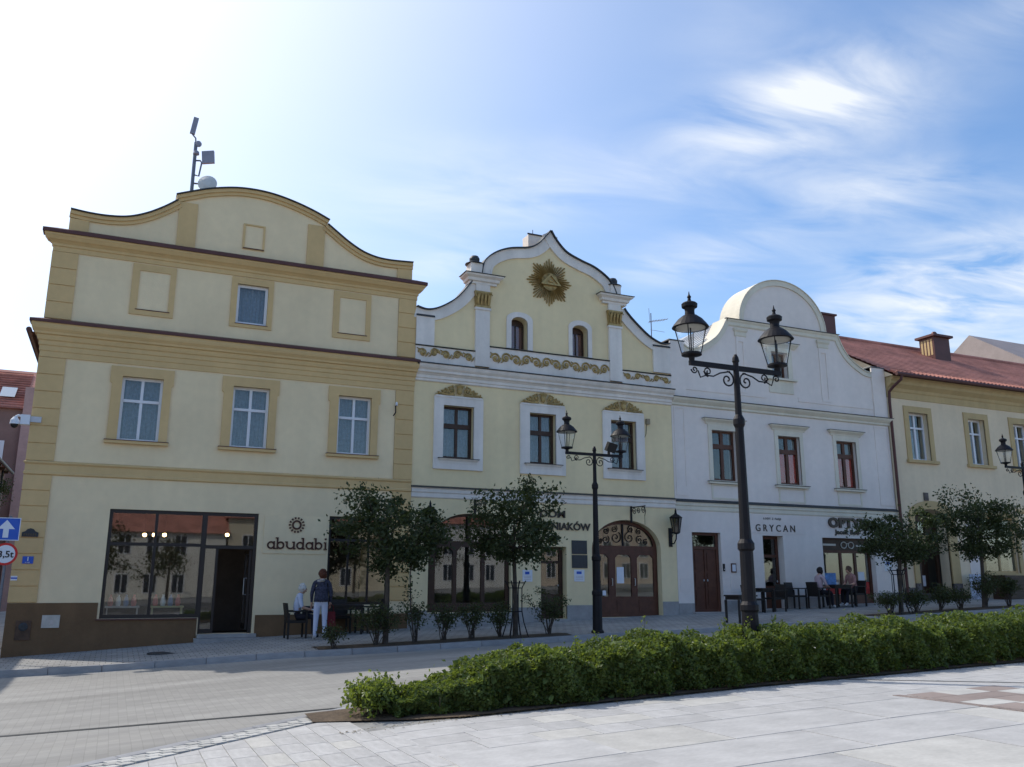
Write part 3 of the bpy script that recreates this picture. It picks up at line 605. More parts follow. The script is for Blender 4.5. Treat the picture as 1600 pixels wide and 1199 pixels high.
def crest(par, cx, z0):
    b = MB(); y = -.05
    b.ell((cx, y-.02, z0+.18), (.09, .06, .15), 8, 6)
    for k in range(-3, 4): b.tube([(cx, y-.02, z0+.12), (cx+k*.03, y-.05, z0+.30), (cx+k*.06, y-.03, z0+.37-abs(k)*.025)], [.02, .035, .01], 5)
    for s_ in (-1, 1):
        b.tube(flat(spiral(cx+s_*.24, z0+.15, .13, 1.6, math.pi/2, -s_), y-.02), .026, 5); b.tube(flat(spiral(cx+s_*.47, z0+.10, .10, 1.5, math.pi/2, s_), y-.02), .024, 5)
        b.tube([(cx+s_*.15, y, z0+.03), (cx+s_*.4, y-.03, z0+.02), (cx+s_*.62, y-.02, z0+.05), (cx+s_*.76, y, z0+.01)], [.03, .035, .03, .008], 5)
        for k in range(5): q = cx+s_*(.2+k*.11); zz_ = z0+.30-k*.055; b.tube([(q, y, zz_-.07), (q+s_*.03, y-.04, zz_), (q+s_*.07, y-.01, zz_-.01)], [.02, .032, .008], 5)
        b.ell((cx+s_*.24, y-.02, z0+.15), (.04, .035, .04), 6, 5); b.ell((cx+s_*.47, y-.02, z0+.10), (.035, .03, .035), 6, 5)
    return b.build('window_crest', gold, par)
for a, b_ in UW2:
    c = (a+b_)/2; oa, ob = c-.78, c+.78
    surround(H2, a, b_, 5.2, 6.77, oa, ob, 4.86, 7.03, white, .06); MB().box(oa+.03, ob-.03, -.075, -.05, 7.0, 7.06).build('surround_lip', white, H2)
    MB().mould(c-.57, c+.57, [(.06, 5.02), (.08, 5.10), (.12, 5.14), (.13, 5.17)], .02, .3, .3).build('sill', white, H2); MB().mould(c-.60, c+.60, [(.16, 5.171), (.16, 5.185), (.03, 5.205)], .12, .3, .3).build('sill_flashing', dkmetal, H2)
    crest(H2, c, 7.07); window(H2, a, b_, 5.2, 6.77, .17, brownw, 2, 6.18, .07, .08, True, tb=.14)
MB().mould(X0, X1, [(.01, 4.0), (.04, 4.03), (.04, 4.14), (.07, 4.17), (.07, 4.26), (.10, 4.29)], .1, 0, 0).build('string_course', white, H2); MB().mould(X0, X1, [(.13, 4.291), (.13, 4.31), (.02, 4.355)], .1, 0, 0).build('course_flashing', dkmetal, H2)
for a, e, z in ((X0, 8.10, .86), (10.68, 11.65, .92), (12.52, 13.40, .97), (15.94, X1, 1.06), (8.10, 10.68, .78)): box('plinth', stone, H2, a, e, -.02, .05, -.8, z)
shell(H2, X0, X1, 11, 9.3, yellow); gable_roof(H2, X0+.3, X1-.3, 12.0, 8.9, 12.3, .43, 11, rtile, 0)
ch = box('chimney', white, H2, 11.6, 12.12, .75, 1.2, 11.6, 13.02); MB().mould(11.6, 12.12, [(.04, 13.02), (.04, 13.06)], 0).build('chimney_cap', dkmetal, H2).location.y += .75
MB().tube([(11.86, .95, 13.05), (11.86, .95, 13.3)], .012, 5).build('lightning_rod', dkmetal, H2)
# arched shop window
pan = [(8.36, 8.90), (9.02, 9.78), (9.90, 10.56)]
def champ(a, b, z0, z1, c=.13): return [(a, z0), (b, z0), (b, z1-c), (b-c, z1), (a+c, z1), (a, z1-c)]
fanl, fanr = [], []
for k in range(9):
    t = math.pi*k/16
    fanr.append((9.43+1.19*math.cos(t)*1.0, 2.80+.72*math.sin(t))); fanl.append((9.35-1.19*math.cos(t), 2.80+.72*math.sin(t)))
fr_ = [(9.43, 2.80)]+fanr[:-1]+[(9.43, 3.52)]; fl_ = [(9.35, 2.80)]+list(reversed(fanl[:-1] and [(9.35, 3.52)]+list(reversed(fanl[:-1]))))
fl_ = [(9.35, 2.80), (9.35, 3.52)]+list(reversed(fanl[:-1]))
w1 = MB().poly(arch(8.12, 10.66, .80, 2.72, 3.585), [champ(a, b_, 1.06, 2.64) for a, b_ in pan]+[fr_, fl_], .16, .24).build('arched_window', brownw, H2)
for a, b_ in pan: MB().box(a-.01, b_+.01, .195, .205, 1.05, 2.65).build('pane', shopg, w1)
MB().poly(arch(8.18, 10.60, 2.79, 2.80, 3.53), (), .196, .204).build('pane', shopg, w1)
# arched door
dp = [(13.56, 14.12), (14.36, 14.95), (15.16, 15.78)]
d2 = MB().poly(arch(13.43, 15.91, .60, 2.68, 3.565), [champ(a, b_, 1.22, 2.5, .1) for a, b_ in dp]+[arch(13.55, 15.79, 2.78, 2.79, 3.46)], .22, .30).build('arched_door', redw, H2)
for a, b_ in dp: MB().box(a-.01, b_+.01, .255, .265, 1.2, 2.52).build('pane', shopg, d2); box('door_panel', redw, d2, a+.03, b_-.03, .205, .23, .74, 1.12)
MB().poly(arch(13.54, 15.80, 2.77, 2.78, 3.47), (), .27, .278).build('pane', shopg, d2)
ir = MB(); ir.box(14.645, 14.695, .235, .262, 2.78, 3.45)
for s_ in (-1, 1):
    for r, dx, dz in ((.2, .25, .25), (.14, .62, .18), (.12, .3, .52), (.1, .85, .12), (.11, .6, .45)): ir.tube(flat(spiral(14.67+s_*dx, 2.79+dz, r, 1.6, 1.0, s_), .25), .014, 5)
ir.build('fanlight_grille', iron, d2)
for x, z in ((14.22, 1.55), (15.05, 1.55)): MB().tube([(x, .22, z), (x, .17, z), (x, .17, z+.22), (x, .22, z+.22)], .012, 5).build('handle', steel, d2)
pw = MB(); pw.box(14.42, 14.68, .246, .252, 1.62, 2.12).box(13.62, 13.78, .246, .252, 1.7, 2.2).box(13.9, 14.02, .246, .252, 1.25, 1.4); pw.build('poster', paper, d2)
b = MB(); b.poly(rect(11.66, 12.51, .58, 2.69), [rect(11.78, 12.39, .70, 2.2), rect(11.78, 12.39, 2.28, 2.6)], .26, .32); d3 = b.build('door', brownw, H2)
box('pane', shopg, d3, 11.77, 12.40, .287, .293, 1.3, 2.21); box('pane', shopg, d3, 11.77, 12.40, .287, .293, 2.27, 2.61); box('door_panel', brownw, d3, 11.79, 12.38, .275, .30, .71, 1.29); MB().ell((12.34, .23, 1.55), (.03, .03, .03), 7, 5).build('handle', steel, d3)
for x0, x1, z in ((11.58, 12.6, .575), (13.36, 15.98, .595)): box('step', stone, H2, x0, x1, -.18, .3, -.3, z)
# ================================================================== HOUSE 3: white house with round gable
H3 = thing('white_house', 'white plastered house with tall round-topped gable and brown windows, beside the yellow gabled house', 'house', (21.4, 0, zf(21.4)))
X0, X1 = 16.54, 26.36
gl = cr([(17.12, 9.62), (17.3, 9.52), (17.6, 9.54), (18, 9.71), (18.5, 10.06), (18.8, 10.44), (19.02, 10.83)])
gr = cr([(24.12, 10.80), (24.35, 10.31), (24.7, 9.91), (25.23, 9.59), (25.5, 9.50), (25.7, 9.49)])
dome = [(21.56-2.0*math.cos(math.pi*k/28), 10.83+1.75*math.sin(math.pi*k/28)) for k in range(29)]
out = [(X0, -.5), (X1, -.5), (X1, 9.74), (25.7, 9.74)]+list(reversed(gr))+list(reversed(dome))[0:]+list(reversed(gl))+[(17.12, 9.75), (X0, 9.75)]
UW3 = [(18.13, 19.15), (20.98, 21.96), (23.67, 24.62)]
AT = rect(20.92, 21.66, 8.86, 9.82)
DR = [rect(17.15, 18.30, .72, 3.27), rect(20.05, 20.93, .80, 3.23), rect(22.68, 25.10, .90, 3.22)]
MB().poly(out, [rect(a, b, 5.02, 6.74) for a, b in UW3]+[AT]+DR, 0, .42).build('wall', whitep, H3)
MB().poly([(p[0], p[1]) for p in dome], (), .421, 1.05).build('gable_block', whitep, H3)
MB().ribbon(dome, -.20, -.004, -.05, .02).build('gable_moulding', creamt, H3); MB().ribbon(dome, 0, .025, -.08, 1.08).build('coping', creamt, H3)
for g, nm in ((gl, 0), (gr, 1)): MB().ribbon(g, -.17, -.004, -.045-.003*nm, .02).build('gable_moulding', creamt, H3); MB().ribbon(g, 0, .03, -.08-.003*nm, .75).build('coping', creamt, H3)
MB().mould(19.03, 24.12, [(.02, 10.56), (.05, 10.60), (.05, 10.70), (.09, 10.75), (.10, 10.80)], .02, 0, 0).build('gable_cornice', creamt, H3); MB().mould(19.0, 24.15, [(.13, 10.801), (.13, 10.82), (.03, 10.86)], .02, .3, .3).build('gable_flashing', dkmetal, H3)
for a, b_, z in ((X0, 17.12, 9.75), (25.7, X1, 9.74)): MB().box(a, b_, -.05, .6, 7.8, z-.03).build('end_pedestal', whitep, H3); MB().mould(a, b_, [(.07, z-.03), (.07, z), (.02, z+.03)], .65, .3, .3).build('coping', dkmetal, H3)
for a, b_ in ((19.38, 19.78), (23.18, 23.60)):
    p = MB(); p.poly(rect(a, b_, 8.16, 10.20), [rect(a+.1, b_-.1, 8.26, 10.02)], -.03, .01); p.build('pilaster', whitep, H3); MB().mould(a, b_, [(.03, 10.20), (.05, 10.24), (.05, 10.36), (.09, 10.42), (.10, 10.50)], .01).build('pilaster_capital', creamt, H3)
p = MB(); p.box(17.13, 20.6, -.018, .01, 8.06, 8.22).box(22.05, 25.69, -.018, .01, 8.06, 8.22); p.build('gable_band', whitep, H3)
surround(H3, 20.92, 21.66, 8.86, 9.82, 20.72, 21.86, 8.84, 9.98, creamt, .04); MB().mould(20.6, 21.98, [(.04, 9.98), (.10, 10.06), (.15, 10.11), (.16, 10.16)], .01).build('window_hood', creamt, H3); MB().mould(20.6, 21.98, [(.18, 10.161), (.18, 10.175), (.02, 10.20)], .01).build('hood_flashing', dkmetal, H3)
box('sill', creamt, H3, 20.6, 22.0, -.12, .05, 8.77, 8.84); box('apron', creamt, H3, 20.75, 21.85, -.03, .01, 8.3, 8.76); window(H3, 20.92, 21.66, 8.86, 9.82, .2, redw, 2, None, .06, .05)
MB().mould(X0, X1, [(.02, 7.47), (.06, 7.50), (.06, 7.56), (.13, 7.63), (.17, 7.68), (.18, 7.74)], .05, 0, .6).build('cornice', creamt, H3); MB().mould(X0, X1, [(.21, 7.741), (.21, 7.76), (.03, 7.81)], .05, 0, .6).build('cornice_flashing', dkmetal, H3)
for a, b_ in ((16.62, 17.06), (25.62, 26.30)): MB().poly(rect(a, b_, 4.45, 7.42), [rect(a+.05, b_-.05, 4.75, 7.38)], -.018, .01).build('corner_panel', whitep, H3)
for i, (a, b_) in enumerate(UW3):
    surround(H3, a, b_, 5.02, 6.74, a-.15, b_+.15, 5.0, 6.93, creamt, .035); MB().mould(a-.2, b_+.2, [(.04, 6.93), (.06, 6.99), (.10, 7.03), (.15, 7.07), (.16, 7.11)], .01).build('window_hood', creamt, H3); MB().mould(a-.2, b_+.2, [(.18, 7.111), (.18, 7.125), (.02, 7.16)], .01).build('hood_flashing', dkmetal, H3)
    box('sill', creamt, H3, a-.24, b_+.24, -.12, .05, 4.90, 4.965); box('sill_flashing', dkmetal, H3, a-.26, b_+.26, -.14, .1, 4.97, 4.985); MB().poly(rect(a-.1, b_+.1, 4.38, 4.89), [rect(a-.04, b_+.04, 4.44, 4.84)], -.02, .01).build('apron', creamt, H3)
    window(H3, a, b_, 5.02, 6.74, .14, redw, 2, 6.20, .075, .12, i > 0, tb=.16, cz=(5.05, 6.15), cm=redc, cy=.075)
MB().mould(X0, X1, [(.01, 3.96), (.03, 4.0), (.03, 4.1), (.06, 4.14), (.06, 4.24)], .05, 0, .3).build('string_course', creamt, H3); MB().mould(X0, X1, [(.10, 4.241), (.10, 4.28), (.02, 4.34)], .05, 0, .3).build('course_flashing', dkmetal, H3)
for a, e in ((X0, 17.14), (18.31, 20.04), (20.94, 22.67), (25.11, X1)): box('plinth', stone, H3, a, e, -.02, .05, -.5, zf((a+e)/2)+.33)
shell(H3, X0, X1, 11, 9.0, whitep); gable_roof(H3, X0+.35, X1-.35, 21.5, 9.1, 12.0, .43, 11, gmet, 0)
b = MB()
for k in range(9):
    y = .6+k*.55; b.tube([(16.95, y, 9.14), (21.5, y, 12.03)], .02, 4)
b.build('roof_seams', gmet, H3)
c = fp(1278, 490, 1.6); c2 = fp(1304, 490, 1.6); b = MB(); b.box(c.x, c2.x, 1.6, 2.5, 9.6, c.z).box(c.x-.06, c2.x+.06, 1.54, 2.56, c.z, c.z+.07); b.build('chimney', flash, H3)
# doors of the white house
b = MB(); b.poly(rect(17.16, 18.29, .72, 3.26), [rect(17.26, 18.19, 2.82, 3.18), rect(17.26, 17.71, .80, 2.72), rect(17.74, 18.19, .80, 2.72)], .14, .22); dd = b.build('door_frame', redw, H3)
for a, e in ((17.26, 17.71), (17.74, 18.19)):
    lf = MB().box(a+.004, e-.004, .17, .21, .80, 2.715).build('door', redw, H3)
    for z0, z1 in ((.92, 1.42), (1.52, 1.95), (2.05, 2.6)): MB().mould(a+.08, e-.08, [(0, z0), (0, z1)], .03, 0, 0).build('door_panel', redw, lf).location.y += .150
    MB().ell((e-.06 if a < 17.5 else a+.06, .14, 1.72), (.025, .03, .04), 7, 5).build('handle', steel, lf)
box('pane', shopg, dd, 17.25, 18.20, .18, .187, 2.81, 3.19)
b = MB(); b.poly(rect(20.06, 20.92, .80, 3.22), [rect(20.16, 20.82, 1.55, 2.5), rect(20.16, 20.82, 2.6, 3.12)], .28, .35); d4 = b.build('door', redw, H3)
box('pane', shopg, d4, 20.15, 20.83, .31, .317, 1.54, 2.51); box('pane', shopg, d4, 20.15, 20.83, .31, .317, 2.59, 3.13); MB().ell((20.78, .25, 1.7), (.025, .03, .04), 7, 5).build('handle', steel, d4)
box('step', stone, H3, 17.05, 18.4, -.2, .3, .1, .715); box('step', stone, H3, 20.0, 21.0, -.15, .3, .2, .795); box('step', stone, H3, 22.6, 25.2, -.12, .3, .3, .895)
b = MB(); b.poly(rect(22.69, 25.09, .90, 3.21), [rect(22.78, 23.62, 1.25, 2.70), rect(23.72, 24.30, 1.0, 2.70), rect(24.40, 25.0, 1.25, 2.70)], .2, .28); sf = b.build('shop_front', redw, H3)
for r in ((22.77, 23.63, 1.24, 2.71), (23.71, 24.31, .99, 2.71), (24.39, 25.01, 1.24, 2.71)): MB().box(r[0], r[1], .235, .245, r[2], r[3]).build('pane', shopg, sf)
box('fascia', brownw, sf, 22.72, 25.06, .17, .20, 2.80, 3.17)
q = MB()
for s_ in (-1, 1): q.tube(flat([(23.98+s_*.17+.13*math.cos(t*math.pi/8), 2.98+.11*math.sin(t*math.pi/8)) for t in range(17)], .155), .018, 5)
q.tube([(23.93, .155, 3.02), (23.98, .15, 3.04), (24.03, .155, 3.02)], .014, 5); q.box(22.85, 23.45, .164, .169, 2.95, 3.02); q.box(24.4, 24.9, .164, .169, 2.94, 3.0); q.build('spectacles_emblem', mat('ivory_print', (.55, .52, .45)), sf)
pp = MB(); pp.box(22.82, 23.4, .228, .232, 1.5, 2.0); pp.build('poster', mat('blue_poster', (.15, .3, .6), var=.5, scale=4), sf); MB().box(24.45, 24.75, .228, .232, 1.75, 2.05).build('poster', paper, sf); MB().box(22.85, 23.6, .229, .233, 1.27, 1.47).build('poster', mat('red_poster', (.5, .06, .05), var=.4, scale=5), sf); MB().box(24.5, 24.95, .229, .233, 1.27, 1.7).build('poster', mat('red_poster', (.5, .06, .05)), sf)
# ================================================================== HOUSE 4: buff house with red tiled roof
H4 = thing('red_roofed_house', 'buff house with tan window frames and long red tiled roof at end of row', 'house', (34, 0, zf(34)))
X0, X1 = 26.42, 47.0
UW4 = [(27.46, 28.48), (30.72, 31.66), (33.36, 34.3), (36.2, 37.15), (39.2, 40.15), (42.2, 43.15)]
A4 = arch(27.22, 28.92, 1.0, 4.05, 4.40, 12)
MB().poly([(X0, -.3), (X1, -.3), (X1, 8.9), (X0, 8.9)], [rect(a, b, 6.28, 8.12) for a, b in UW4]+[A4, rect(30.80, 32.75, 2.05, 4.2), rect(35, 37.2, 1.3, 4.0)], 0, .45).build('wall', yell4, H4)
MB().mould(X0, X1, [(.03, 8.62), (.03, 8.86), (.07, 8.90), (.10, 9.0), (.20, 9.08), (.28, 9.14), (.28, 9.24), (.36, 9.32), (.38, 9.40)], .45, 0, 0).build('cornice', och4, H4)
def roofz(y): return 9.46+(y+.5)*(12.6-9.46)/5.5
b = MB(); rows_ = 22
for k in range(rows_):
    ya, yb_ = -.52+5.52*k/rows_, -.52+5.52*(k+1)/rows_; za, zb = roofz(ya)+.035, roofz(yb_)
    b.add([(X0-.1, ya, za), (X1, ya, za), (X1, yb_, zb), (X0-.1, yb_, zb), (X0-.1, ya, za-.06), (X1, ya, za-.06)], [(0, 1, 2, 3), (4, 5, 1, 0)])
rf = b.build('roof', rtile, H4, fix=False)
MB().add([(X0-.1, 5, 12.6), (X1, 5, 12.6), (X1, 11, 9.4), (X0-.1, 11, 9.4)], [(0, 1, 2, 3)]).build('rear_roof', rtile, H4)
MB().add([(X0-.05, -.45, 9.40), (X0-.05, 11, 9.40), (X0-.05, 5, 12.55)], [(0, 1, 2)]).build('gable_end', yell4, H4); MB().add([(X1-.05, -.45, 9.40), (X1-.05, 11, 9.40), (X1-.05, 5, 12.55)], [(0, 1, 2)]).build('gable_end', yell4, H4)
b = MB(); x = X0-.05
while x < X1:                                        # eave tiles
    z = roofz(-.55)+.05; b.tube([(x+.1, -.58, z-.012), (x+.1, -.30, z+.16)], [.085, .075], 6); x += .215
o = b.build('eave_tiles', rtile, rf, fix=False); o['kind'] = 'stuff'
b = MB(); b.tube([(x, 5.0, 12.62) for x in (X0-.1, 33, 40, X1)], .11, 8); b.build('ridge_tiles', rtile, rf)
b = MB(); n = 8; b.tube([(X0-.05, -.62, 9.42), (X1, -.62, 9.42)], .075, 8); b.build('gutter', flash, H4)
MB().tube([(26.62, -.62, 9.40), (26.62, -.60, 9.22), (26.50, -.30, 8.98), (26.44, -.14, 8.8), (26.43, -.12, 8.4), (26.43, -.12, 1.1)], .055, 8).build('downpipe', flash, H4)
for i, (a, b_) in enumerate(UW4):
    surround(H4, a, b_, 6.28, 8.12, a-.24, b_+.22, 6.27, 8.36, och4, .04); box('sill', och4, H4, a-.3, b_+.32, -.12, .05, 6.15, 6.26)
    wn = window(H4, a, b_, 6.28, 8.12, .2, wpaint, 2, 7.55, .07, .09, True, cz=(6.3, 7.5))
    if i < 3:
        sgn = a+.1; b = MB(); x0 = a+.08; y0 = .27
        v = lambda t, z, d=0: (x0+t*.18+d*.0, y0+t*.40+d, z)
        for t0, t1, z0, z1 in ((0, .16, 6.36, 7.5), (.84, 1, 6.36, 7.5), (.16, .84, 6.36, 6.45), (.16, .84, 7.41, 7.5)):
            b.add([v(t0, z0), v(t1, z0), v(t1, z1), v(t0, z1), v(t0, z0, .04), v(t1, z0, .04), v(t1, z1, .04), v(t0, z1, .04)], [(0, 1, 2, 3), (4, 7, 6, 5), (0, 4, 5, 1), (1, 5, 6, 2), (2, 6, 7, 3), (3, 7, 4, 0)])
        b.build('open_sash', wpaint, wn)
MB().poly(arch(26.98, 29.36, 1.66, 4.15, 4.72, 14), [arch(27.22, 28.92, 1.661, 4.05, 4.40, 12)], -.06, .05).build('door_surround', och4, H4)
for a, e, d, z in ((26.98, 27.22, .08, 1.65), (28.92, 29.36, .08, 1.65), (26.44, 26.97, .03, 1.5), (29.37, 30.6, .03, 1.2), (33, 34.95, .03, 1.5), (37.25, X1, .03, 1.6)): box('plinth', dstone, H4, a, e, -d, .05, .2, z)
b = MB(); b.poly(rect(27.22, 28.92, 1.0, 4.2), [rect(27.34, 27.80, 1.9, 3.95), rect(27.95, 28.78, 1.05, 3.05), rect(27.95, 28.78, 3.5, 3.95)], .5, .58); d5 = b.build('shop_entrance', brownw, H4)
box('pane', shopg, d5, 27.33, 27.81, .53, .54, 1.89, 3.96); box('pane', shopg, d5, 27.94, 28.79, .53, .54, 3.49, 3.96); box('name_board', och4, d5, 27.95, 28.75, .47, .499, 3.1, 3.45); MB().box(27.98, 28.74, .9, .95, 1.1, 3.0).build('door', brownw, d5)
MB().box(27.36, 27.78, .6, .605, 2.0, 3.4).build('poster', mat('floral_poster', (.45, .16, .17), var=.7, scale=7), d5)
b = MB(); b.poly(rect(28.1, 28.55, 1.55, 1.95), (), .89, .895); b.build('poster', paper, d5)
o = window(H4, 30.80, 32.75, 2.05, 4.2, .1, och4, 2, None, .09, .07, None, shopg); surround(H4, 30.80, 32.75, 2.05, 4.2, 30.62, 32.95, 1.95, 4.38, och4, .05)
window(H4, 35, 37.2, 1.3, 4.0, .1, redw, 2, None, .09, .07, None, shopg)
MB().mould(32.95, X1, [(.02, 4.42), (.06, 4.46), (.06, 4.56), (.02, 4.6)], .02, .3, 0).build('string_course', och4, H4)
box('wall_panel', whitep, H4, 29.95, 30.6, -.02, .02, 1.9, 3.95)
p = fp(1443, 770); MB().box(p.x-.03, p.x+.2, -.04, .02, p.z-.3, p.z).build('wall_vent', dstone, H4)
shell(H4, X0, X1, 11, 8.9, yell4, (4.6, 8.4))
b = MB(); b.box(33.35, 34.35, 3.3, 4.1, 11.2, 12.75); cm4 = b.build('chimney', flash, H4); MB().box(33.22, 34.48, 3.17, 4.23, 12.75, 12.85).build('chimney_cap', flash, cm4); MB().ell((33.9, 3.7, 13.0), (.14, .14, .14), 9, 7).build('cowl', flash, cm4)
for k in range(4): MB().box(33.342, 33.349, 3.40+k*.17, 3.50+k*.17, 11.9, 12.65).build('vent_slat', och4, cm4)
# ------------------------------------------------------------------ neighbouring and background houses
def plain_house(label, x0, x1, y0, y1, ze, zr, wm, rm, axis='x', win=(), zb=-2.6, side=1, name='house', fm=None):
    h = thing(name, label, 'house', ((x0+x1)/2, (y0+y1)/2, zb+2))
    box('wall', wm, h, x0, x1, y0, y1, zb, ze)
    if axis == 'x':
        c = (y0+y1)/2; v = [(x, y, z) for x in (x0-.3, x1+.3) for y, z in ((y0-.4, ze-.02), (y1+.4, ze-.02), (c, zr))]; f = [(0, 1, 2), (3, 5, 4), (0, 2, 5, 3), (1, 4, 5, 2), (0, 3, 4, 1)]
    else:
        c = (x0+x1)/2; v = [(x, y, z) for y in (y0-.3, y1+.3) for x, z in ((x0-.4, ze-.02), (x1+.4, ze-.02), (c, zr))]; f = [(0, 1, 2), (3, 5, 4), (0, 2, 5, 3), (1, 4, 5, 2), (0, 3, 4, 1)]
    MB().add(v, f).build('roof', rm, h)
    for (a, b, z0, z1) in win:
        if axis == 'x':
            yy = y1 if side > 0 else y0; o = box('window', fm or wpaint, h, a, b, yy-.03, yy+.04, z0, z1); mz = (z0+z1)/2; mx = (a+b)/2
            for p, q in ((a+.08, mx-.04), (mx+.04, b-.08)): box('pane', glass2, o, p, q, yy+.02, yy+.05, z0+.08, z1-.08)
        else:
            xx = x1; o = box('window', fm or wpaint, h, xx-.03, xx+.04, a, b, z0, z1); m_ = (a+b)/2
            for p, q in ((a+.08, m_-.04), (m_+.04, b-.08)): box('pane', glass2, o, xx+.02, xx+.05, p, q, z0+.08, z1-.08)
    return h
glass2 = mat('dark_window_glass', (.03, .04, .055), rough=.05, var=0, spec=.8)
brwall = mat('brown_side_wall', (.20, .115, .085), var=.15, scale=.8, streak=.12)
greyroof = mat('grey_sheet_roof', (.30, .25, .235), rough=.6, var=.12)
wl = [(y, y+1.1, z, z+1.6) for y in (4, 8, 12, 16, 20, 24, 28, 32, 35, 40) for z in (.8, 4.6)]
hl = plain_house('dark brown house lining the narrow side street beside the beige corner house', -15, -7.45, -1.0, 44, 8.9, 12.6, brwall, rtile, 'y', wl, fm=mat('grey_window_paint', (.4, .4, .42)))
MB().tube([(-7.0, -1.2, 8.86), (-7.0, 44.2, 8.86)], .09, 8).build('gutter', dkmetal, hl); MB().tube([(-7.37, 42, 8.8), (-7.37, 42, 0)], .06, 8).build('downpipe', iron, hl)
b = MB()
for k in range(22): y = -.8+k*2.05; b.box(-7.45, -7.07, y, y+.14, 8.62, 8.80)
b.build('eave_brackets', brownw, hl)['kind'] = 'stuff'
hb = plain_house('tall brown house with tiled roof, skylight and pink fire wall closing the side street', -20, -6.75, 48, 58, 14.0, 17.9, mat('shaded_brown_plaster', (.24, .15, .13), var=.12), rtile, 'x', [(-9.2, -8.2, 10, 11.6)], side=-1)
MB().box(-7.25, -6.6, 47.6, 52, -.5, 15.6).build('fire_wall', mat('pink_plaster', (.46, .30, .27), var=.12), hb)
b = MB()
for k in range(15):
    t = k/15; b.box(-20.2, -7.3, 47.66+t*5, 47.76+t*5, 14.06+t*3.7, 14.14+t*3.7)
b.build('roof_courses', rtile, hb)['kind'] = 'stuff'
sk_ = MB(); sk_.add([(-9.0, 48.6, 14.97), (-8.0, 48.6, 14.97), (-8.0, 49.9, 15.93), (-9.0, 49.9, 15.93)], [(0, 1, 2, 3)]); sk_.build('skylight', mat('skylight_glass', (.35, .42, .5), rough=.1, var=0, spec=.8), hb)
plain_house('large grey-roofed house rising behind the red tiled roof', 52, 78, 11, 20, 14.9, 18.2, mat('grey_gable_wall', (.26, .23, .22), var=.2), greyroof, 'x', (), zb=-.5)
# far side of the square (seen only in the shop windows)
opp = [(-34, -20, 6.4, 11.5, (.66, .64, .58)), (-19.8, -6, 7.4, 12.2, (.70, .70, .68)), (-5.8, 9, 6.2, 11.6, (.72, .70, .64)), (9.2, 24, 7.0, 12.4, (.62, .55, .42)), (24.2, 38, 6.6, 12.0, (.68, .68, .66)), (38.2, 56, 7.2, 12.6, (.60, .50, .40))]
nm_ = ['ivory', 'white', 'cream', 'yellow', 'chalk white', 'tan']
for i, (a, e, ze, zr, c) in enumerate(opp):
    ws = [(a+1.2+k*2.3, a+2.3+k*2.3, z, z+1.7) for k in range(int((e-a-1.5)/2.3)) for z in (.9+zf(a), 4.1+zf(a)*.3)]
    plain_house('%s house with red roof on the opposite side of the square' % nm_[i], a, e, -72, -60, ze+zf(a), zr+zf(a), mat('opp_%d' % i, c, var=.08, streak=.08), rtile, 'x', ws, side=1)
# ------------------------------------------------------------------ signs and fittings on the walls
bl_ = mat('brown_letter', (.07, .025, .015), rough=.5, var=.1)
sg = thing('shop_sign', 'brown abudabi lettering with sun emblem on the beige wall', 'sign', (4.34, 0, 2.4))
pl = MB().box(3.50, 5.16, -.02, .003, 2.36, 3.36).build('backing_panel', cream, sg)
def stroke_word(word, x, z, xh, m, par, y):
    t = xh*.21; r = xh/2
    def ring(b, cx, cz): b.ribbon([(cx+(r-t/2)*math.cos(2*math.pi*k/24), cz+(r-t/2)*math.sin(2*math.pi*k/24)) for k in range(25)], -t/2, t/2, y, y+.02)
    for ch_ in word:
        b = MB(); e = .001
        if ch_ in 'abd':
            ring(b, x+r, z+r); sx = x+xh-t if ch_ in 'ad' else x; top = xh if ch_ == 'a' else xh*1.5
            b.box(sx, sx+t, y-e, y+.02, z, z+top)
            if ch_ in 'ad': b.box(sx+t*.3, sx+t*1.7, y-2*e, y+.02, z, z+t*.75)
            if ch_ in 'bd': b.box(sx-t*.7, sx+t*.6, y-2*e, y+.02, z+top-t*.75, z+top)
            adv = xh+t*.75
        elif ch_ == 'u':
            b.ribbon([(x+t/2+(xh*.45)*(1-math.cos(math.pi*k/12)), z+t/2+xh*.40-(xh*.40)*math.sin(math.pi*k/12)) for k in range(13)], -t/2, t/2, y, y+.02)
            b.box(x, x+t, y-e, y+.02, z+xh*.4, z+xh); b.box(x+xh*.9, x+xh*.9+t, y-e, y+.02, z, z+xh)
            b.box(x-t*.6, x+t*.6, y-2*e, y+.02, z+xh-t*.75, z+xh); b.box(x+xh*.9-t*.6, x+xh*.9+t*.6, y-2*e, y+.02, z+xh-t*.75, z+xh); b.box(x+xh*.9+t*.3, x+xh*.9+t*1.6, y-2*e, y+.02, z, z+t*.75); adv = xh*1.05+t*.9
        else:
            b.box(x+t*.4, x+t*1.4, y-e, y+.02, z, z+xh); b.box(x-t*.2, x+t*.9, y-2*e, y+.02, z+xh-t*.75, z+xh); b.box(x-t*.2, x+t*2, y-2*e, y+.02, z, z+t*.75); b.box(x+t*.3, x+t*1.5, y-e, y+.02, z+xh*1.28, z+xh*1.5); adv = t*2.2
        b.build('letter', m, par); x += adv+xh*.055
stroke_word('abudabi', 3.60, 2.475, .205, bl_, sg, -.045)
e = MB(); cx, cz = 4.35, 3.12; e.ribbon([(cx+.105*math.cos(2*math.pi*k/28), cz+.105*math.sin(2*math.pi*k/28)) for k in range(29)], -.024, .024, -.045, -.015)
e.build('sun_ring', bl_, sg)
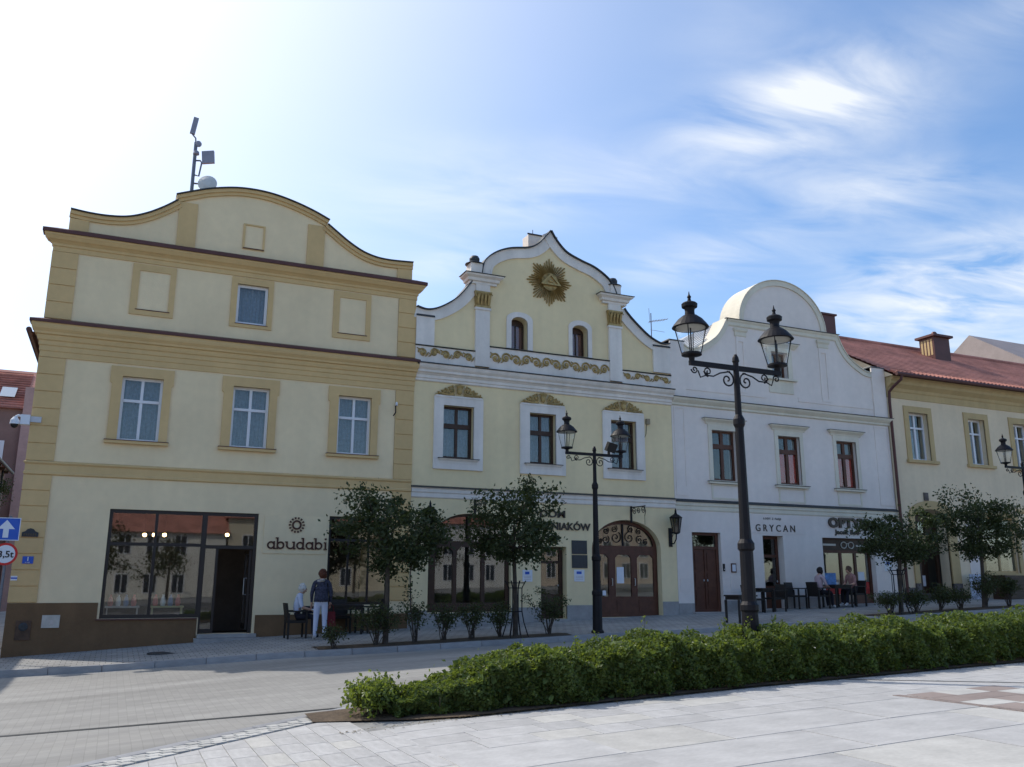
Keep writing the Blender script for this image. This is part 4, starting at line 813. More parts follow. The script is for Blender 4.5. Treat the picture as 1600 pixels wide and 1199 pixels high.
for k in range(14):
    t = 2*math.pi*k/14; p = Vector((math.cos(t), math.sin(t))); q = Vector((-p.y, p.x)); c = Vector((cx, cz))
    MB().poly([tuple(c+p*.155-q*.017), tuple(c+p*.21-q*.024), tuple(c+p*.21+q*.024), tuple(c+p*.155+q*.017)], (), -.045, -.015).build('sun_ray', bl_, sg)
lt = mat('dark_letter', (.045, .035, .025), rough=.5, var=.1); 
sg = thing('wall_lettering', 'dark capital letters reading DOM above NIAKÓW on pale yellow wall', 'sign', (12.4, 0, 3.2))
def serif_text(s, size, x0, x1, z, y, par):
    o = text(s, size, 0, z, y, lt, par, 'letters', 'LEFT', .015, .008)
    xs_ = [v.co.x for v in o.data.vertices]; a, b_ = min(xs_), max(xs_); k = (x1-x0)/(b_-a)
    for v in o.data.vertices: v.co.x = (v.co.x-a)*k+x0-ORG.x
serif_text('DOM', .30, 11.62, 12.48, 3.58, -.02, sg); serif_text('NIAKÓW', .30, 12.02, 13.36, 3.21, -.02, sg)
sg = thing('ice_cream_sign', 'thin dark GRYCAN lettering on white wall', 'sign', (20.6, 0, 3.3)); text('GRYCAN', .335, 20.62, 3.37, -.02, lt, sg, ext=.012, space=1.55, wide=.95); text('LODY Z PASJI', .10, 20.5, 3.77, -.02, lt, sg, ext=.006, space=1.3)
box('backing_panel', whitep, sg, 19.3, 21.95, -.012, .003, 3.30, 3.93)
dk = mat('bronze_letter', (.06, .04, .03), rough=.4, var=.1)
sg = thing('optician_sign', 'bold brown OPTYK lettering above the optician shop front', 'sign', (23.9, 0, 3.3)); text('OPTYK', .46, 23.0, 3.60, -.03, dk, sg, align='LEFT', ext=.03, bold=.022, space=1.02, wide=1.24); text('Jacek Bob', .215, 23.30, 3.36, -.02, lt, sg, align='LEFT', ext=.012, bold=.01, space=1.15, wide=1.15)
def plate(name, label, cat, x0, x1, z0, z1, m, y=-.03, rim=None):
    t = thing(name, label, cat, ((x0+x1)/2, 0, z0)); MB().box(x0, x1, y, .002, z0, z1).build('plate', m, t)
    if rim: MB().poly(rect(x0-.02, x1+.02, z0-.02, z1+.02), [rect(x0+.012, x1-.012, z0+.012, z1-.012)], y-.012, y+.004).build('rim', rim, t)
    return t
t = plate('memorial_plaque', 'upper dark memorial plaque beside the arched brown door', 'plaque', 12.70, 13.22, 2.49, 2.90, dkmetal); t = plate('memorial_plaque', 'lower dark memorial plaque beside the arched brown door', 'plaque', 12.70, 13.23, 2.07, 2.46, dkmetal)
for lab, x0, x1, z0, z1 in (('white notice plate below the two dark plaques', 12.77, 13.12, 1.67, 2.02), ('white notice plate on wall between arched window and small door', 11.04, 11.36, 1.66, 2.0), ('white notice plate on white wall right of optician shop', 25.52, 25.86, 2.08, 2.46)):
    t = plate('notice_plate', lab, 'notice', x0, x1, z0, z1, paper, -.02); MB().box(x0+.08, x1-.1, -.026, -.018, z1-.13, z1-.05).build('emblem', bluep, t)
    b = MB()
    for k in range(3): b.box(x0+.05, x1-.05, -.024, -.018, z0+.06+k*.045, z0+.075+k*.045)
    b.build('print_lines', steel, t)['kind'] = 'stuff'
t = plate('house_number_plate', 'blue house number plate reading 1 on ochre quoin', 'number plate', -2.03, -1.80, 2.03, 2.20, bluep, -.05); text('1', .13, -1.915, 2.095, -.058, paper, t, ext=.003, bold=.004); text('RYNEK', .035, -1.915, 2.045, -.058, paper, t, ext=.003)
t = thing('street_name_plaque', 'dark arched cast plaque on quoin above the blue number plate', 'plaque', (-1.93, 0, 2.66)); MB().poly([(-2.11, 2.66), (-1.76, 2.66), (-1.76, 2.76), (-1.83, 2.79), (-1.87, 2.84), (-1.935, 2.86), (-2.0, 2.84), (-2.04, 2.79), (-2.11, 2.76)], (), -.06, -.02).build('plate', dkmetal, t)
b = MB()
for k in range(6): b.box(-2.07+k*.048, -2.045+k*.048, -.066, -.058, 2.69, 2.735)
b.build('raised_letters', mat('old_bronze', (.12, .09, .05), metal=.5, rough=.5), t)['kind'] = 'stuff'
t = thing('trail_marker', 'small white and blue striped trail mark on ochre quoin', 'marker', (-2.16, 0, 1.64))
for k, m in enumerate((paper, bluep, paper)): MB().box(-2.225, -2.09, -.042, -.03, 1.64+k*.035, 1.675+k*.035).build('stripe', m, t)
t = plate('meter_box', 'white meter box set in the brown plinth', 'meter box', -1.47, -1.09, .55, .84, mat('aged_white_metal', (.5, .47, .42), var=.15, scale=6), -.05); MB().box(-1.3, -1.22, -.056, -.048, .63, .72).build('lock', steel, t)
t = plate('vent_hatch', 'dark rusty vent hatch in the brown plinth near the corner', 'hatch', -2.0, -1.68, .28, .72, mat('rusty_metal', (.10, .06, .04), var=.3, scale=8), -.05); MB().lathe([(.09, 0), (.10, .01), (.06, .02)], (0, 0, 0), 12).build('vent', dkmetal, t, world=False).matrix_local = Matrix.Translation((0, -.05, .3)) @ Matrix.Rotation(R(90), 4, 'X')
t = thing('intercom', 'small black intercom beside the brown double door', 'intercom', (18.36, 0, 2.0)); box('body', black, t, 18.33, 18.40, -.03, .002, 2.02, 2.26); box('button', steel, t, 18.35, 18.38, -.036, -.028, 2.06, 2.1)
t = plate('framed_notice', 'red and white framed notice on white wall between the brown doors', 'notice', 18.66, 18.86, 1.98, 2.28, redw, -.03); MB().box(18.69, 18.83, -.036, -.028, 2.02, 2.24).build('print', paper, t)
t = plate('meter_cabinet', 'flush white meter cabinet in wall left of brown double door', 'meter cabinet', 16.62, 17.02, 1.35, 1.78, whitep, -.012)
t = plate('gas_cabinet', 'flush white cabinet below the red notice on the white wall', 'cabinet', 18.60, 19.05, 1.35, 1.86, whitep, -.012)
t = thing('advert_board', 'white and blue printed advert board standing by the tan arched doorway', 'advert board', (29.75, -.3, zf(29.7))); MB().box(29.45, 30.05, -.35, -.30, .98, 2.0).build('panel', mat('blue_white_print', (.5, .56, .66), var=.6, scale=6), t); [MB().box(x, x+.04, -.345, -.305, zwalk(29.7, -.3), .98).build('leg', steel, t) for x in (29.47, 29.99)]
t = thing('terrace_planter', 'brown wooden planter box below the tan shop window', 'planter', (31.3, -1.0, zwalk(31.3, -1)))
for k in range(8): MB().box(30.1, 32.6, -1.30, -1.27, 1.02+k*.118, 1.13+k*.118).build('board', brownw, t)
for x in (30.1, 32.5): MB().box(x, x+.1, -1.27, -.75, 1.0, 1.96).build('post', brownw, t)
box('rear_board', brownw, t, 30.1, 32.6, -.75, -.72, 1.0, 1.95)
# wall lanterns
def wall_lantern(label, x, z):
    t = thing('wall_lantern', label, 'lantern', (x, 0, z), 'lanterns on the yellow house')
    b = MB(); b.box(x-.06, x+.06, -.04, .0, z-.75, z-.15); b.tube([(x, -.03, z-.62), (x, -.2, z-.66), (x, -.34, z-.52), (x, -.36, z-.36)], .02, 6); b.tube([(x, -.03, z-.3), (x, -.12, z-.28), (x, -.18, z-.36), (x, -.12, z-.44), (x, -.08, z-.38)], .012, 5); b.build('bracket', iron, t)
    k = MB(); c = (x, -.36, z-.36)
    k.lathe([(.06, 0), (.11, .03), (.12, .05)], c, 6); k.lathe([(.20, .50), (.21, .53), (.12, .60), (.05, .64), (.03, .70), (.035, .73), (.008, .82)], c, 6)
    for i in range(6): a = 2*math.pi*(i+.5)/6; k.tube([(c[0]+.11*math.cos(a), c[1]+.11*math.sin(a), c[2]+.05), (c[0]+.185*math.cos(a), c[1]+.185*math.sin(a), c[2]+.51)], .012, 4)
    k.build('lantern_frame', iron, t); MB().lathe([(.10, .05), (.175, .50)], c, 6).build('pane', glassmat('smoked_glass', 1.6, (.35, .33, .3)), t)
wall_lantern('black wall lantern left of the arched shop window', 8.0, 3.44); wall_lantern('black wall lantern right of the arched brown door', 16.3, 3.52)
def bracket(label, x, z):
    t = thing('sign_bracket', label, 'bracket', (x, 0, z), 'iron sign brackets on the yellow house'); b = MB()
    b.box(x-.03, x+.03, -.03, 0, z-.5, z+.02); b.tube([(x, -.02, z-.03), (x, -.85, z-.03)], .016, 6)
    for c, r in ((-.2, .12), (-.45, .1), (-.72, .12)): b.tube([(x, c+p[0], z-.16+p[1]) for p in spiral(0, 0, r, 1.7, 0)], .012, 5)
    b.tube([(x, -.8, z-.05), (x, -.86, z-.2), (x, -.8, z-.34)], .012, 5); b.tube([(x, -.8, z-.34), (x, -.8, z-.62)], .006, 4); b.build('ironwork', iron, t)
bracket('curled iron sign bracket above the arched shop window', 9.5, 4.0); bracket('curled iron sign bracket above the arched brown door', 14.85, 4.0)
# alarm box, cctv camera, little cable hook
t = thing('wall_siren', 'small brown alarm siren by the third white-framed window', 'siren', (15.56, 0, 6.72)); box('body', mat('tan_box', (.3, .24, .16)), t, 15.50, 15.62, -.1, -.002, 6.72, 6.90); MB().tube([(15.53, -.02, 6.72), (15.5, -.02, 6.4), (15.4, -.02, 6.22)], .008, 4).build('cable', black, t)
t = thing('cable_hook', 'small dark cable hook with white insulator on the ochre quoins', 'hook', (6.98, 0, 6.5)); MB().tube([(7.0, -.04, 6.62), (6.95, -.14, 6.58), (6.96, -.14, 6.4), (6.90, -.1, 6.3)], .018, 6).build('hook', iron, t); MB().lathe([(.03, 0), (.035, .06), (.02, .1)], (7.0, -.06, 6.62), 8).build('insulator', paper, t)
t = thing('security_camera', 'white dome security camera on arm at the beige house corner', 'camera', (-2.3, -.02, 5.35)); box('housing', paper, t, -2.44, -2.24, -.16, .02, 5.34, 5.58); box('mount', steel, t, -2.24, -2.0, -.07, -.035, 5.42, 5.56); MB().lathe([(.04, .28), (.10, .20), (.11, .1)], (-2.56, -.08, 5.24), 14).build('shroud', paper, t); MB().ell((-2.56, -.08, 5.34), (.085, .085, .1), 12, 8).build('dome', black, t); MB().tube([(-2.56, -.08, 5.52), (-2.5, -.08, 5.56), (-2.4, -.08, 5.54)], .03, 6).build('arm', paper, t)
# telecom mast and tv aerial on the roofs
c = fp(299, 302, .6); x = c.x
t = thing('antenna_mast', 'roof mast with panel antennas and round white dish above beige gable', 'antenna', (x, .6, 11.3))
MB().tube([(x, .6, 11.0), (x, .6, 13.95)], .05, 7).build('pole', steel2 if 'steel2' in globals() else mat('weathered_steel', (.16, .17, .2), rough=.5, metal=.5), t); ws = MATS['weathered_steel']
MB().tube([(x, .6, 13.9), (x-.02, .6, 14.08), (x-.13, .6, 14.2), (x-.12, .6, 14.35)], .022, 6).build('top_arm', ws, t)
b = MB(); b.box(-.07, .07, -.04, .04, 0, .52); o = b.build('panel_antenna', mat('antenna_grey', (.26, .27, .33), rough=.5), t, world=False); o.location = (-.12, 0, 14.2-11.3); o.rotation_euler = (0, R(8), 0)
MB().lathe([(.05, 0), (.09, .02), (.08, .1), (.03, .14)], (x+.03, .57, 13.55), 10).build('radio_unit', MATS['antenna_grey'], t); MB().ell((x+.07, .56, 13.9), (.09, .05, .1), 8, 6).build('radio_unit', MATS['antenna_grey'], t)
MB().tube([(x, .6, 13.38), (x+.16, .58, 13.40), (x+.2, .58, 13.35), (x+.15, .58, 12.92), (x, .6, 12.95)], .026, 5).build('side_arm', ws, t)
b = MB(); b.box(-.17, .17, -.04, .04, -.19, .19); o = b.build('panel_antenna', MATS['antenna_grey'], t, world=False); o.location = (.36, -.08, 13.52-11.3); o.rotation_euler = (0, R(-6), R(-20))
b = MB(); b.lathe([(.02, .10), (.12, .09), (.26, .03), (.265, 0), (.25, 0), (.1, .03)], (0, 0, 0), 20); o = b.build('dish', mat('dish_white', (.6, .6, .57), rough=.5), t, world=False); o.location = (.40, -.10, 12.70-11.3); o.rotation_euler = (R(78), 0, R(-15))
MB().tube([(x, .6, 12.68), (x+.3, .58, 12.7)], .025, 6).build('dish_arm', ws, t)
c = fp(1018, 525, 3.0)
t = thing('tv_aerial', 'thin rooftop television aerial between yellow and white gables', 'aerial', (c.x, 3.0, c.z-1.6)); b = MB(); b.tube([(c.x, 3, c.z-1.6), (c.x, 3, c.z+.9)], .02, 5); b.tube([(c.x-.1, 3, c.z+.55), (c.x+.75, 3, c.z+.75)], .012, 4)
for k in range(6): b.tube([(c.x+k*.13, 2.8, c.z+.57+k*.031), (c.x+k*.13, 3.2, c.z+.57+k*.031)], .008, 4)
b.tube([(c.x-.1, 2.9, c.z+.2), (c.x+.6, 3.0, c.z+.22)], .008, 4); b.tube([(c.x-.15, 2.9, c.z+1.05), (c.x-.05, 3, c.z+.5)], .008, 4); b.build('rods', ws, t)
# road signs on their post
c = fp(9, 866, -1.5)
t = thing('road_sign_post', 'one-way arrow sign above 3,5t weight limit sign on grey post', 'road sign', (c.x, -1.45, zwalk(c.x, -1.45))); MB().tube([(c.x, -1.45, zwalk(c.x, -1.5)), (c.x, -1.45, 3.05)], .03, 8).build('post', ws, t)
a0, a1 = fp(-9, 810, -1.5), fp(29, 845, -1.5); xa, xb, za, zb = a1.x-.54, a1.x, a1.z, a1.z+.5; cx = (xa+xb)/2
pnl = box('sign_panel', bluep, t, xa, xb, -1.50, -1.485, za, zb); MB().poly([(cx-.055, za+.06), (cx+.055, za+.06), (cx+.055, za+.25), (cx+.17, za+.25), (cx, za+.45), (cx-.17, za+.25), (cx-.055, za+.25)], (), -1.506, -1.499).build('arrow', paper, pnl)
MB().poly(rect(xa, xb, za, zb), [rect(xa+.015, xb-.015, za+.015, zb-.015)], -1.505, -1.499).build('border', paper, pnl)
rc = fp(8, 866, -1.5)
def cdisc(r, y0, y1): return MB().poly([(rc.x+r*math.cos(2*math.pi*k/36), rc.z+r*math.sin(2*math.pi*k/36)) for k in range(36)], (), y0, y1)
rd = cdisc(.245, -1.50, -1.485).build('sign_panel', redp, t); cdisc(.195, -1.506, -1.499).build('white_field', paper, rd); text('3,5t', .20, rc.x+.01, rc.z-.07, -1.510, black, rd, ext=.003, bold=.004)
# ------------------------------------------------------------------ street lamps
def street_lamp(label, loc, seam):
    t = thing('street_lamp', label, 'street lamp', (0, 0, 0), 'twin-arm street lamps')
    MB().lathe([(.16, 0), (.16, .05), (.125, .08), (.115, .9), (.13, .93), (.13, 1.0), (.10, 1.05), (.095, 1.75), (.12, 1.78), (.12, 1.86), (.085, 1.92), (.075, 2.2), (.062, 3.55), (.085, 3.60), (.085, 3.68), (.05, 3.75), (.042, 4.55), (.055, 4.57), (.045, 4.63), (.02, 4.68)], (0, 0, 0), 14).build('pole', iron, t, world=False)
    MB().box(-.84, .84, -.028, .028, 4.43, 4.50).build('crossbar', iron, t, world=False)
    b = MB()
    for s_ in (-1, 1):
        b.tube(flat(spiral(s_*.17, 4.27, .13, 1.5, math.pi/2, s_), 0), .013, 5); b.tube([(s_*.12, 0, 4.40), (s_*.3, 0, 4.36), (s_*.42, 0, 4.30), (s_*.52, 0, 4.30), (s_*.6, 0, 4.36)], .012, 5)
        b.tube(flat(spiral(s_*.52, 4.36, .075, 1.4, -math.pi/2, s_), 0), .011, 5); b.tube([(s_*.56, 0, 4.30), (s_*.66, 0, 4.26), (s_*.70, 0, 4.36)], .011, 5); b.tube(flat(spiral(s_*.76, 4.37, .06, 1.3, math.pi, -s_), 0), .011, 5)
    b.build('scrollwork', iron, t, world=False)
    for s_ in (-1, 1):
        c = (s_*.80, 0, 4.50); ln = MB(); ln.lathe([(.04, 0), (.045, .05), (.10, .07), (.15, .08), (.15, .11)], c, 20)
        ln.lathe([(.262, .50), (.275, .505), (.245, .55), (.18, .63), (.11, .685), (.075, .70), (.07, .76), (.08, .80), (.115, .82), (.12, .87), (.10, .89), (.03, .92), (.022, .96), (.032, .985), (.012, 1.02), (.004, 1.07)], c, 24)
        for k in range(4): a = math.pi/4+k*math.pi/2; ln.tube([(c[0]+.14*math.cos(a), .14*math.sin(a), c[2]+.10), (c[0]+.235*math.cos(a), .235*math.sin(a), c[2]+.51)], .008, 5)
        ln.tube([(c[0], 0, c[2]+.1), (c[0], 0, c[2]+.5)], .012, 6)
        L_ = ln.build('lantern', iron, t, world=False, smooth=False)
        MB().lathe([(.138, .11), (.232, .50)], c, 24).build('lantern_glass', lampg, L_, world=False, smooth=True); MB().lathe([(.225, .499), (.03, .515)], c, 20).build('reflector', mat('lamp_white', (.62, .6, .55)), L_, world=False)
    return t
L1 = street_lamp('near black twin-lantern street lamp rising from the hedge', None, 0)
L2 = dup(L1, (11.1, -4.35, zwalk(11.1, -4.35)), 0, 'black twin-lantern street lamp with floodlight on kerb before arched brown door')
L3 = dup(L1, (27.35, -4.5, zwalk(27.35, -4.5)), 0, 'black twin-lantern street lamp on kerb before the red-roofed house')
L1.location = (8.28, -13.72, zplaza(8.28, -13.72))
fl = thing('floodlight', 'small black floodlight clamped on crossbar of lamp before arched door', 'floodlight', (11.1+.42, -4.37, L2.location.z+4.5)); p = fl.location
MB().box(-.03, .03, -.02, .02, -.002, .07).build('bracket', black, fl, world=False); o = MB().box(-.15, .15, -.05, .05, 0, .24).build('lamp_body', black, fl, world=False); o.location = (0, -.04, .06); o.rotation_euler = (R(24), R(8), R(12))
# ------------------------------------------------------------------ trees, shrubs, hedge
def leaves(b, pts, size, rng, flat_=.4, asp=.62):
    for p in pts:
        s = size*rng.uniform(.65, 1.3); n = Vector((rng.gauss(0, 1), rng.gauss(0, 1), rng.gauss(0, 1)+flat_)).normalized(); a = n.orthogonal().normalized(); a.rotate(Matrix.Rotation(rng.uniform(0, 6.28), 3, n)); c = n.cross(a); q = Vector(p)
        o = len(b.v); b.v += [tuple(q-a*s*.5), tuple(q+c*s*asp*.5+n*s*.08), tuple(q+a*s*.55), tuple(q-c*s*asp*.5+n*s*.08)]; b.f.append((o, o+1, o+2, o+3)); b.mi.append(0)
def tree(label, loc, h0, rx, rz, seed, lean=(0, 0), n=62, per=140):
    rng = random.Random(seed); t = thing('street_tree', label, 'tree', loc, 'small street trees along the kerb'); z = Vector(loc)
    top = Vector((lean[0], lean[1], h0)); cz = h0+rz*.25; tr = MB()
    tr.tube([(0, 0, -.05), (lean[0]*.3+.02, lean[1]*.3, h0*.4), tuple(top), tuple(top+Vector((0, 0, rz*.6)))], [.075, .055, .05, .02], 8)
    cen = []
    for k in range(n):
        while True:
            p = Vector((rng.uniform(-1, 1), rng.uniform(-1, 1), rng.uniform(-1, 1)))
            if .30 < p.length < 1: break
        r = p.length; p = p.normalized()*(r**.6); q = Vector((p.x*rx, p.y*rx, p.z*rz+rz*.55))*rng.choice((.8, .9, .95, 1.0, 1.2)); cen.append(top+q)
        if k < 16: tr.tube([tuple(top+Vector((0, 0, rng.uniform(-.1, .4)))), tuple(top+q*.5+Vector((0, 0, .05))), tuple(top+q*.95)], [.024, .014, .005], 5)
    tr.build('trunk', bark, t, world=False); b = MB()
    for c in cen:
        s = rng.uniform(.10, .25); leaves(b, [c+Vector((rng.gauss(0, s), rng.gauss(0, s), rng.gauss(0, s*.6))) for _ in range(int(per*rng.uniform(.6, 1.3)))], .092, rng)
    b.build('crown', leafm, t, world=False, fix=False); return t
def tz(x, y): return (x, y, zwalk(x, y))
tree('round-crowned street tree in front of ochre quoins and abudabi window', tz(5.75, -4.05), 1.9, 1.16, .98, 5, (.0, 0), 58)
tree('round-crowned street tree with iron guard before the arched shop window', tz(8.9, -4.25), 2.1, 1.08, .92, 8, (-.05, 0), 58)
tree('round-crowned street tree with iron guard before the OPTYK sign', tz(21.5, -4.25), 1.85, 1.06, .85, 13, (.15, 0), 55)
tree('round-crowned street tree beside kerb lamp before the red-roofed house', tz(25.15, -4.2), 2.0, 1.36, 1.0, 21, (.15, 0), 66)
def tree_guard(label, loc):
    t = thing('tree_guard', label, 'tree guard', loc, 'iron tree guards'); b = MB()
    for k in range(8):
        a = 2*math.pi*k/8; c, s_ = math.cos(a), math.sin(a); b.tube([(.34*c, .34*s_, 0), (.22*c, .22*s_, .35), (.17*c, .17*s_, .6), (.17*c, .17*s_, 1.15), (.27*c, .27*s_, 1.32)], .011, 5)
    b.build('bars', iron, t, world=False)
    for z, r in ((.6, .17), (1.15, .175), (1.27, .235)): MB().tube([(r*math.cos(2*math.pi*k/20), r*math.sin(2*math.pi*k/20), z) for k in range(21)], .011, 5).build('hoop', iron, t, world=False)
tree_guard('black iron tree guard round trunk before arched shop window', tz(8.9, -4.25)); tree_guard('black iron tree guard round trunk before the OPTYK sign', tz(21.5, -4.25))
def shrub(label, loc, w_, h, seed, dens=1.0, low=.35, group='shrubs in the soil strip along the kerb', lm=None):
    rng = random.Random(seed); t = thing('shrub', label, 'shrub', loc, group); s = MB(); L_ = MB()
    for k in range(int(9+w_*5)):
        a = rng.uniform(0, 6.28); r = rng.uniform(.15, 1)*w_/2; tip = Vector((r*math.cos(a), r*.8*math.sin(a), h*rng.uniform(.65, 1.05))); m_ = Vector((tip.x*.45, tip.y*.45, tip.z*.5)); s.tube([(rng.uniform(-.07, .07), rng.uniform(-.05, .05), -.02), tuple(m_), tuple(tip)], [.012, .009, .004], 4)
        for _ in range(4):
            c = m_.lerp(tip, rng.uniform(.1, 1)); c = c+Vector((rng.gauss(0, .07), rng.gauss(0, .07), 0)); c.z = max(c.z, h*low)
            leaves(L_, [c+Vector((rng.gauss(0, .075), rng.gauss(0, .075), rng.gauss(0, .06))) for _ in range(int(22*dens))], .055, rng)
    s.build('stems', bark, t, world=False); L_.build('foliage', lm or bushl, t, world=False, fix=False); return t
for i, (px, w_, h, dn, lab) in enumerate(((522, .5, .55, .5, 'tiny sparse shrub right of the standing woman'), (585, 1.15, .95, 1.4, 'dense dark shrub below abudabi side window'), (648, .75, 1.05, .7, 'tall sparse shrub at the joint of beige and yellow houses'), (692, .8, .85, .9, 'twiggy shrub below left pane of the arched shop window'), (735, .85, .8, 1.0, 'bushy shrub below middle pane of the arched shop window'), (778, .8, .8, 1.0, 'leafy shrub just left of the first iron tree guard'), (855, 1.15, 1.05, 1.0, 'wide shrub in front of the small dark door'))):
    p = fp(px, 1000, -4.15); shrub(lab, tz(p.x, -4.2), w_, h, 40+i, dn)
for i, (x, w_, h, dn, lab) in enumerate(((21.1, .9, .6, 1.2, 'low shrub at foot of tree before the OPTYK sign'), (22.2, 1.1, .65, 1.3, 'low broad shrub left of the tan arched doorway'), (23.2, 1.1, .7, 1.3, 'low broad shrub before the tan arched doorway'), (24.1, .8, .65, 1.0, 'low shrub before the blue and white advert board'), (25.2, 1.3, 1.05, 1.6, 'tall dense shrub before the brown wooden planter'), (26.3, 1.1, 1.0, 1.6, 'tall dense shrub left of the kerb lamp'))):
    shrub(lab, tz(x, -4.2), w_, h, 60+i, dn, .25)
# thin leaning sapling stem
p = fp(645, 1000, -4.2); t = thing('sapling', 'thin curved sapling leaning at the joint of beige and yellow houses', 'sapling', tz(p.x, -4.3)); b = MB(); b.tube([(0, 0, 0), (-.1, 0, .8), (-.14, 0, 1.5), (-.08, 0, 2.2), (.1, 0, 2.7)], [.02, .018, .014, .01, .006], 6); b.build('trunk', bark, t, world=False)
rng = random.Random(77); b = MB(); leaves(b, [Vector((rng.gauss(-.03, .16), rng.gauss(0, .14), rng.uniform(1.9, 2.8))) for _ in range(260)]+[Vector((rng.gauss(-.2, .1), rng.gauss(0, .08), rng.uniform(.9, 1.5))) for _ in range(70)], .075, rng); b.build('crown', leafm, t, world=False, fix=False)
# plants at the far left on the side-street house
t = thing('hanging_plant', 'leafy hanging plant on the dark house in the side street', 'plant', (-7.15, 40, 7.4)); rng = random.Random(5); b = MB(); leaves(b, [Vector((rng.gauss(.15, .25), rng.gauss(0, .4), rng.gauss(0, .45))) for _ in range(500)], .12, rng); b.build('foliage', bushl, t, world=False, fix=False); box('pot', brownw, t, -7.44, -7.15, 39.7, 40.3, 6.9, 7.15)
# hedge
def hedge_h(x): 
    base = lerp(x, [2.9, 3.3, 3.9, 4.6, 6, 9, 12, 26], [.10, .22, .38, .50, .55, .57, .56, .58])
    return base*(1+.10*math.sin(x*3.1)+.09*math.sin(x*7.7+1)+.08*math.sin(x*17.3)+.05*math.sin(x*31))
hd = thing('hedge', 'long low clipped green hedge between the road and the pale plaza', 'hedge', (9, -13.7, zplaza(9, -13.7)))
rng = random.Random(9); b = MB(); b2 = MB(); st = MB()
N_ = 115000
for i in range(N_):
    x = 3.05+(rng.random()**1.25)*15.5; h = hedge_h(x); u = rng.random(); yc = -13.68; hw = lerp(x, [3, 4, 5], [.35, .55, .68])*(1+.08*math.sin(x*5.3)+.06*math.sin(x*13))
    k = rng.random()
    if k < .38: y = yc+rng.uniform(-1, 1)*hw; zz_ = h*(1-.10*rng.random()**2)+.04*math.sin(x*9+y*8)-(abs(y-yc)/hw)**4*.12*h
    elif k < .80: y = yc-hw*(1-.16*rng.random())-.05*math.sin(x*11+u*5); zz_ = h*u*.98; y += .10*(zz_/h-.45)**2
    else: y = yc+rng.uniform(-1, 1)*hw; zz_ = h*rng.random()
    if rng.random() < .004: zz_ += rng.uniform(.03, .16)
    q = Vector((x, y, zplaza(x, y)+.03+zz_))
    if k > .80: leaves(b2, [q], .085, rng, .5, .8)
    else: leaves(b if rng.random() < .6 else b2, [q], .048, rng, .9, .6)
for k in range(26):                                   # a few taller shoots
    x = 4+rng.random()*11; y = -13.68+rng.uniform(-.4, .4); z = zplaza(x, y)+hedge_h(x); hh = rng.uniform(.1, .26); st.tube([(x, y, z-.2), (x+rng.uniform(-.04, .04), y, z+hh)], [.005, .002], 4); leaves(b, [Vector((x+rng.gauss(0, .025), y+rng.gauss(0, .025), z+rng.uniform(0, hh))) for _ in range(22)], .04, rng)
for k in range(420): x = 3.1+rng.random()*15; y = -13.68+rng.uniform(-.5, .5); h = hedge_h(x); st.tube([(x, y, zplaza(x, y)-.01), (x+rng.uniform(-.1, .1), y+rng.uniform(-.1, .1), zplaza(x, y)+h*.85)], [.007, .003], 4)
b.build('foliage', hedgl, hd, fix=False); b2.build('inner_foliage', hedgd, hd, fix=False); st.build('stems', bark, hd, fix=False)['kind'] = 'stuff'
shrub('small round shrub standing off the low end of the hedge', (2.92, -13.62, zplaza(2.92, -13.62)), .72, .36, 90, 3.2, .06, 'hedge plants by the plaza', hedgl)
# fallen leaves and grass specks along the hedge foot
rng = random.Random(31); b = MB()
for k in range(900):
    x = 2.3+rng.random()*13; y = -14.40-abs(rng.gauss(0, .10)); b_z = zplaza(x, y)+.008; s = rng.uniform(.008, .022); a = rng.uniform(0, 6.28); b.add([(x+s*math.cos(a), y+s*math.sin(a), b_z), (x-s*math.sin(a)*.6, y+s*math.cos(a)*.6, b_z+.004), (x-s*math.cos(a), y-s*math.sin(a), b_z), (x+s*math.sin(a)*.6, y-s*math.cos(a)*.6, b_z+.003)], [(0, 1, 2, 3)])
tag(b.build('leaf_litter', mat('dry_leaf', (.16, .12, .05), var=.5, scale=9), fix=False), 'scattered small leaves along the foot of the hedge', 'leaves', kind='stuff')
# ------------------------------------------------------------------ cafe furniture
def chair(label, loc, rz, group='dark cafe chairs'):
    t = thing('cafe_chair', label, 'chair', (0, 0, 0), group); 
    MB().box(-.25, .25, -.25, .23, .38, .44).build('seat', wicker, t, world=False); b = MB(); b.add([(-.25, .20, .44), (.25, .20, .44), (.25, .27, .86), (-.25, .27, .86), (-.25, .24, .44), (.25, .24, .44), (.25, .31, .86), (-.25, .31, .86)], [(0, 1, 2, 3), (4, 7, 6, 5), (0, 4, 5, 1), (1, 5, 6, 2), (2, 6, 7, 3), (3, 7, 4, 0)]); b.build('backrest', wicker, t, world=False)
    for sx in (-1, 1):
        for y in (-.24, .2): MB().box(sx*.25-.022, sx*.25+.022, y, y+.045, 0, .64 if y < 0 else .62).build('leg', wicker, t, world=False)
        MB().box(sx*.25-.035, sx*.25+.035, -.25, .26, .645, .68).build('armrest', wicker, t, world=False)
    t.location = loc; t.rotation_euler = (0, 0, rz); return t
def table(label, loc, w_=.7, l_=.7, rz=0):
    t = thing('cafe_table', label, 'table', (0, 0, 0), 'dark cafe tables'); MB().box(-l_/2, l_/2, -w_/2, w_/2, .71, .75).build('table_top', wicker, t, world=False); MB().box(-l_/2+.03, l_/2-.03, -w_/2+.03, w_/2-.03, .62, .708).build('apron', wicker, t, world=False)
    for sx in (-1, 1):
        for sy in (-1, 1): MB().box(sx*(l_/2-.04)-.025, sx*(l_/2-.04)+.025, sy*(w_/2-.04)-.025, sy*(w_/2-.04)+.025, 0, .618).build('leg', wicker, t, world=False)
    t.location = loc; t.rotation_euler = (0, 0, rz); return t
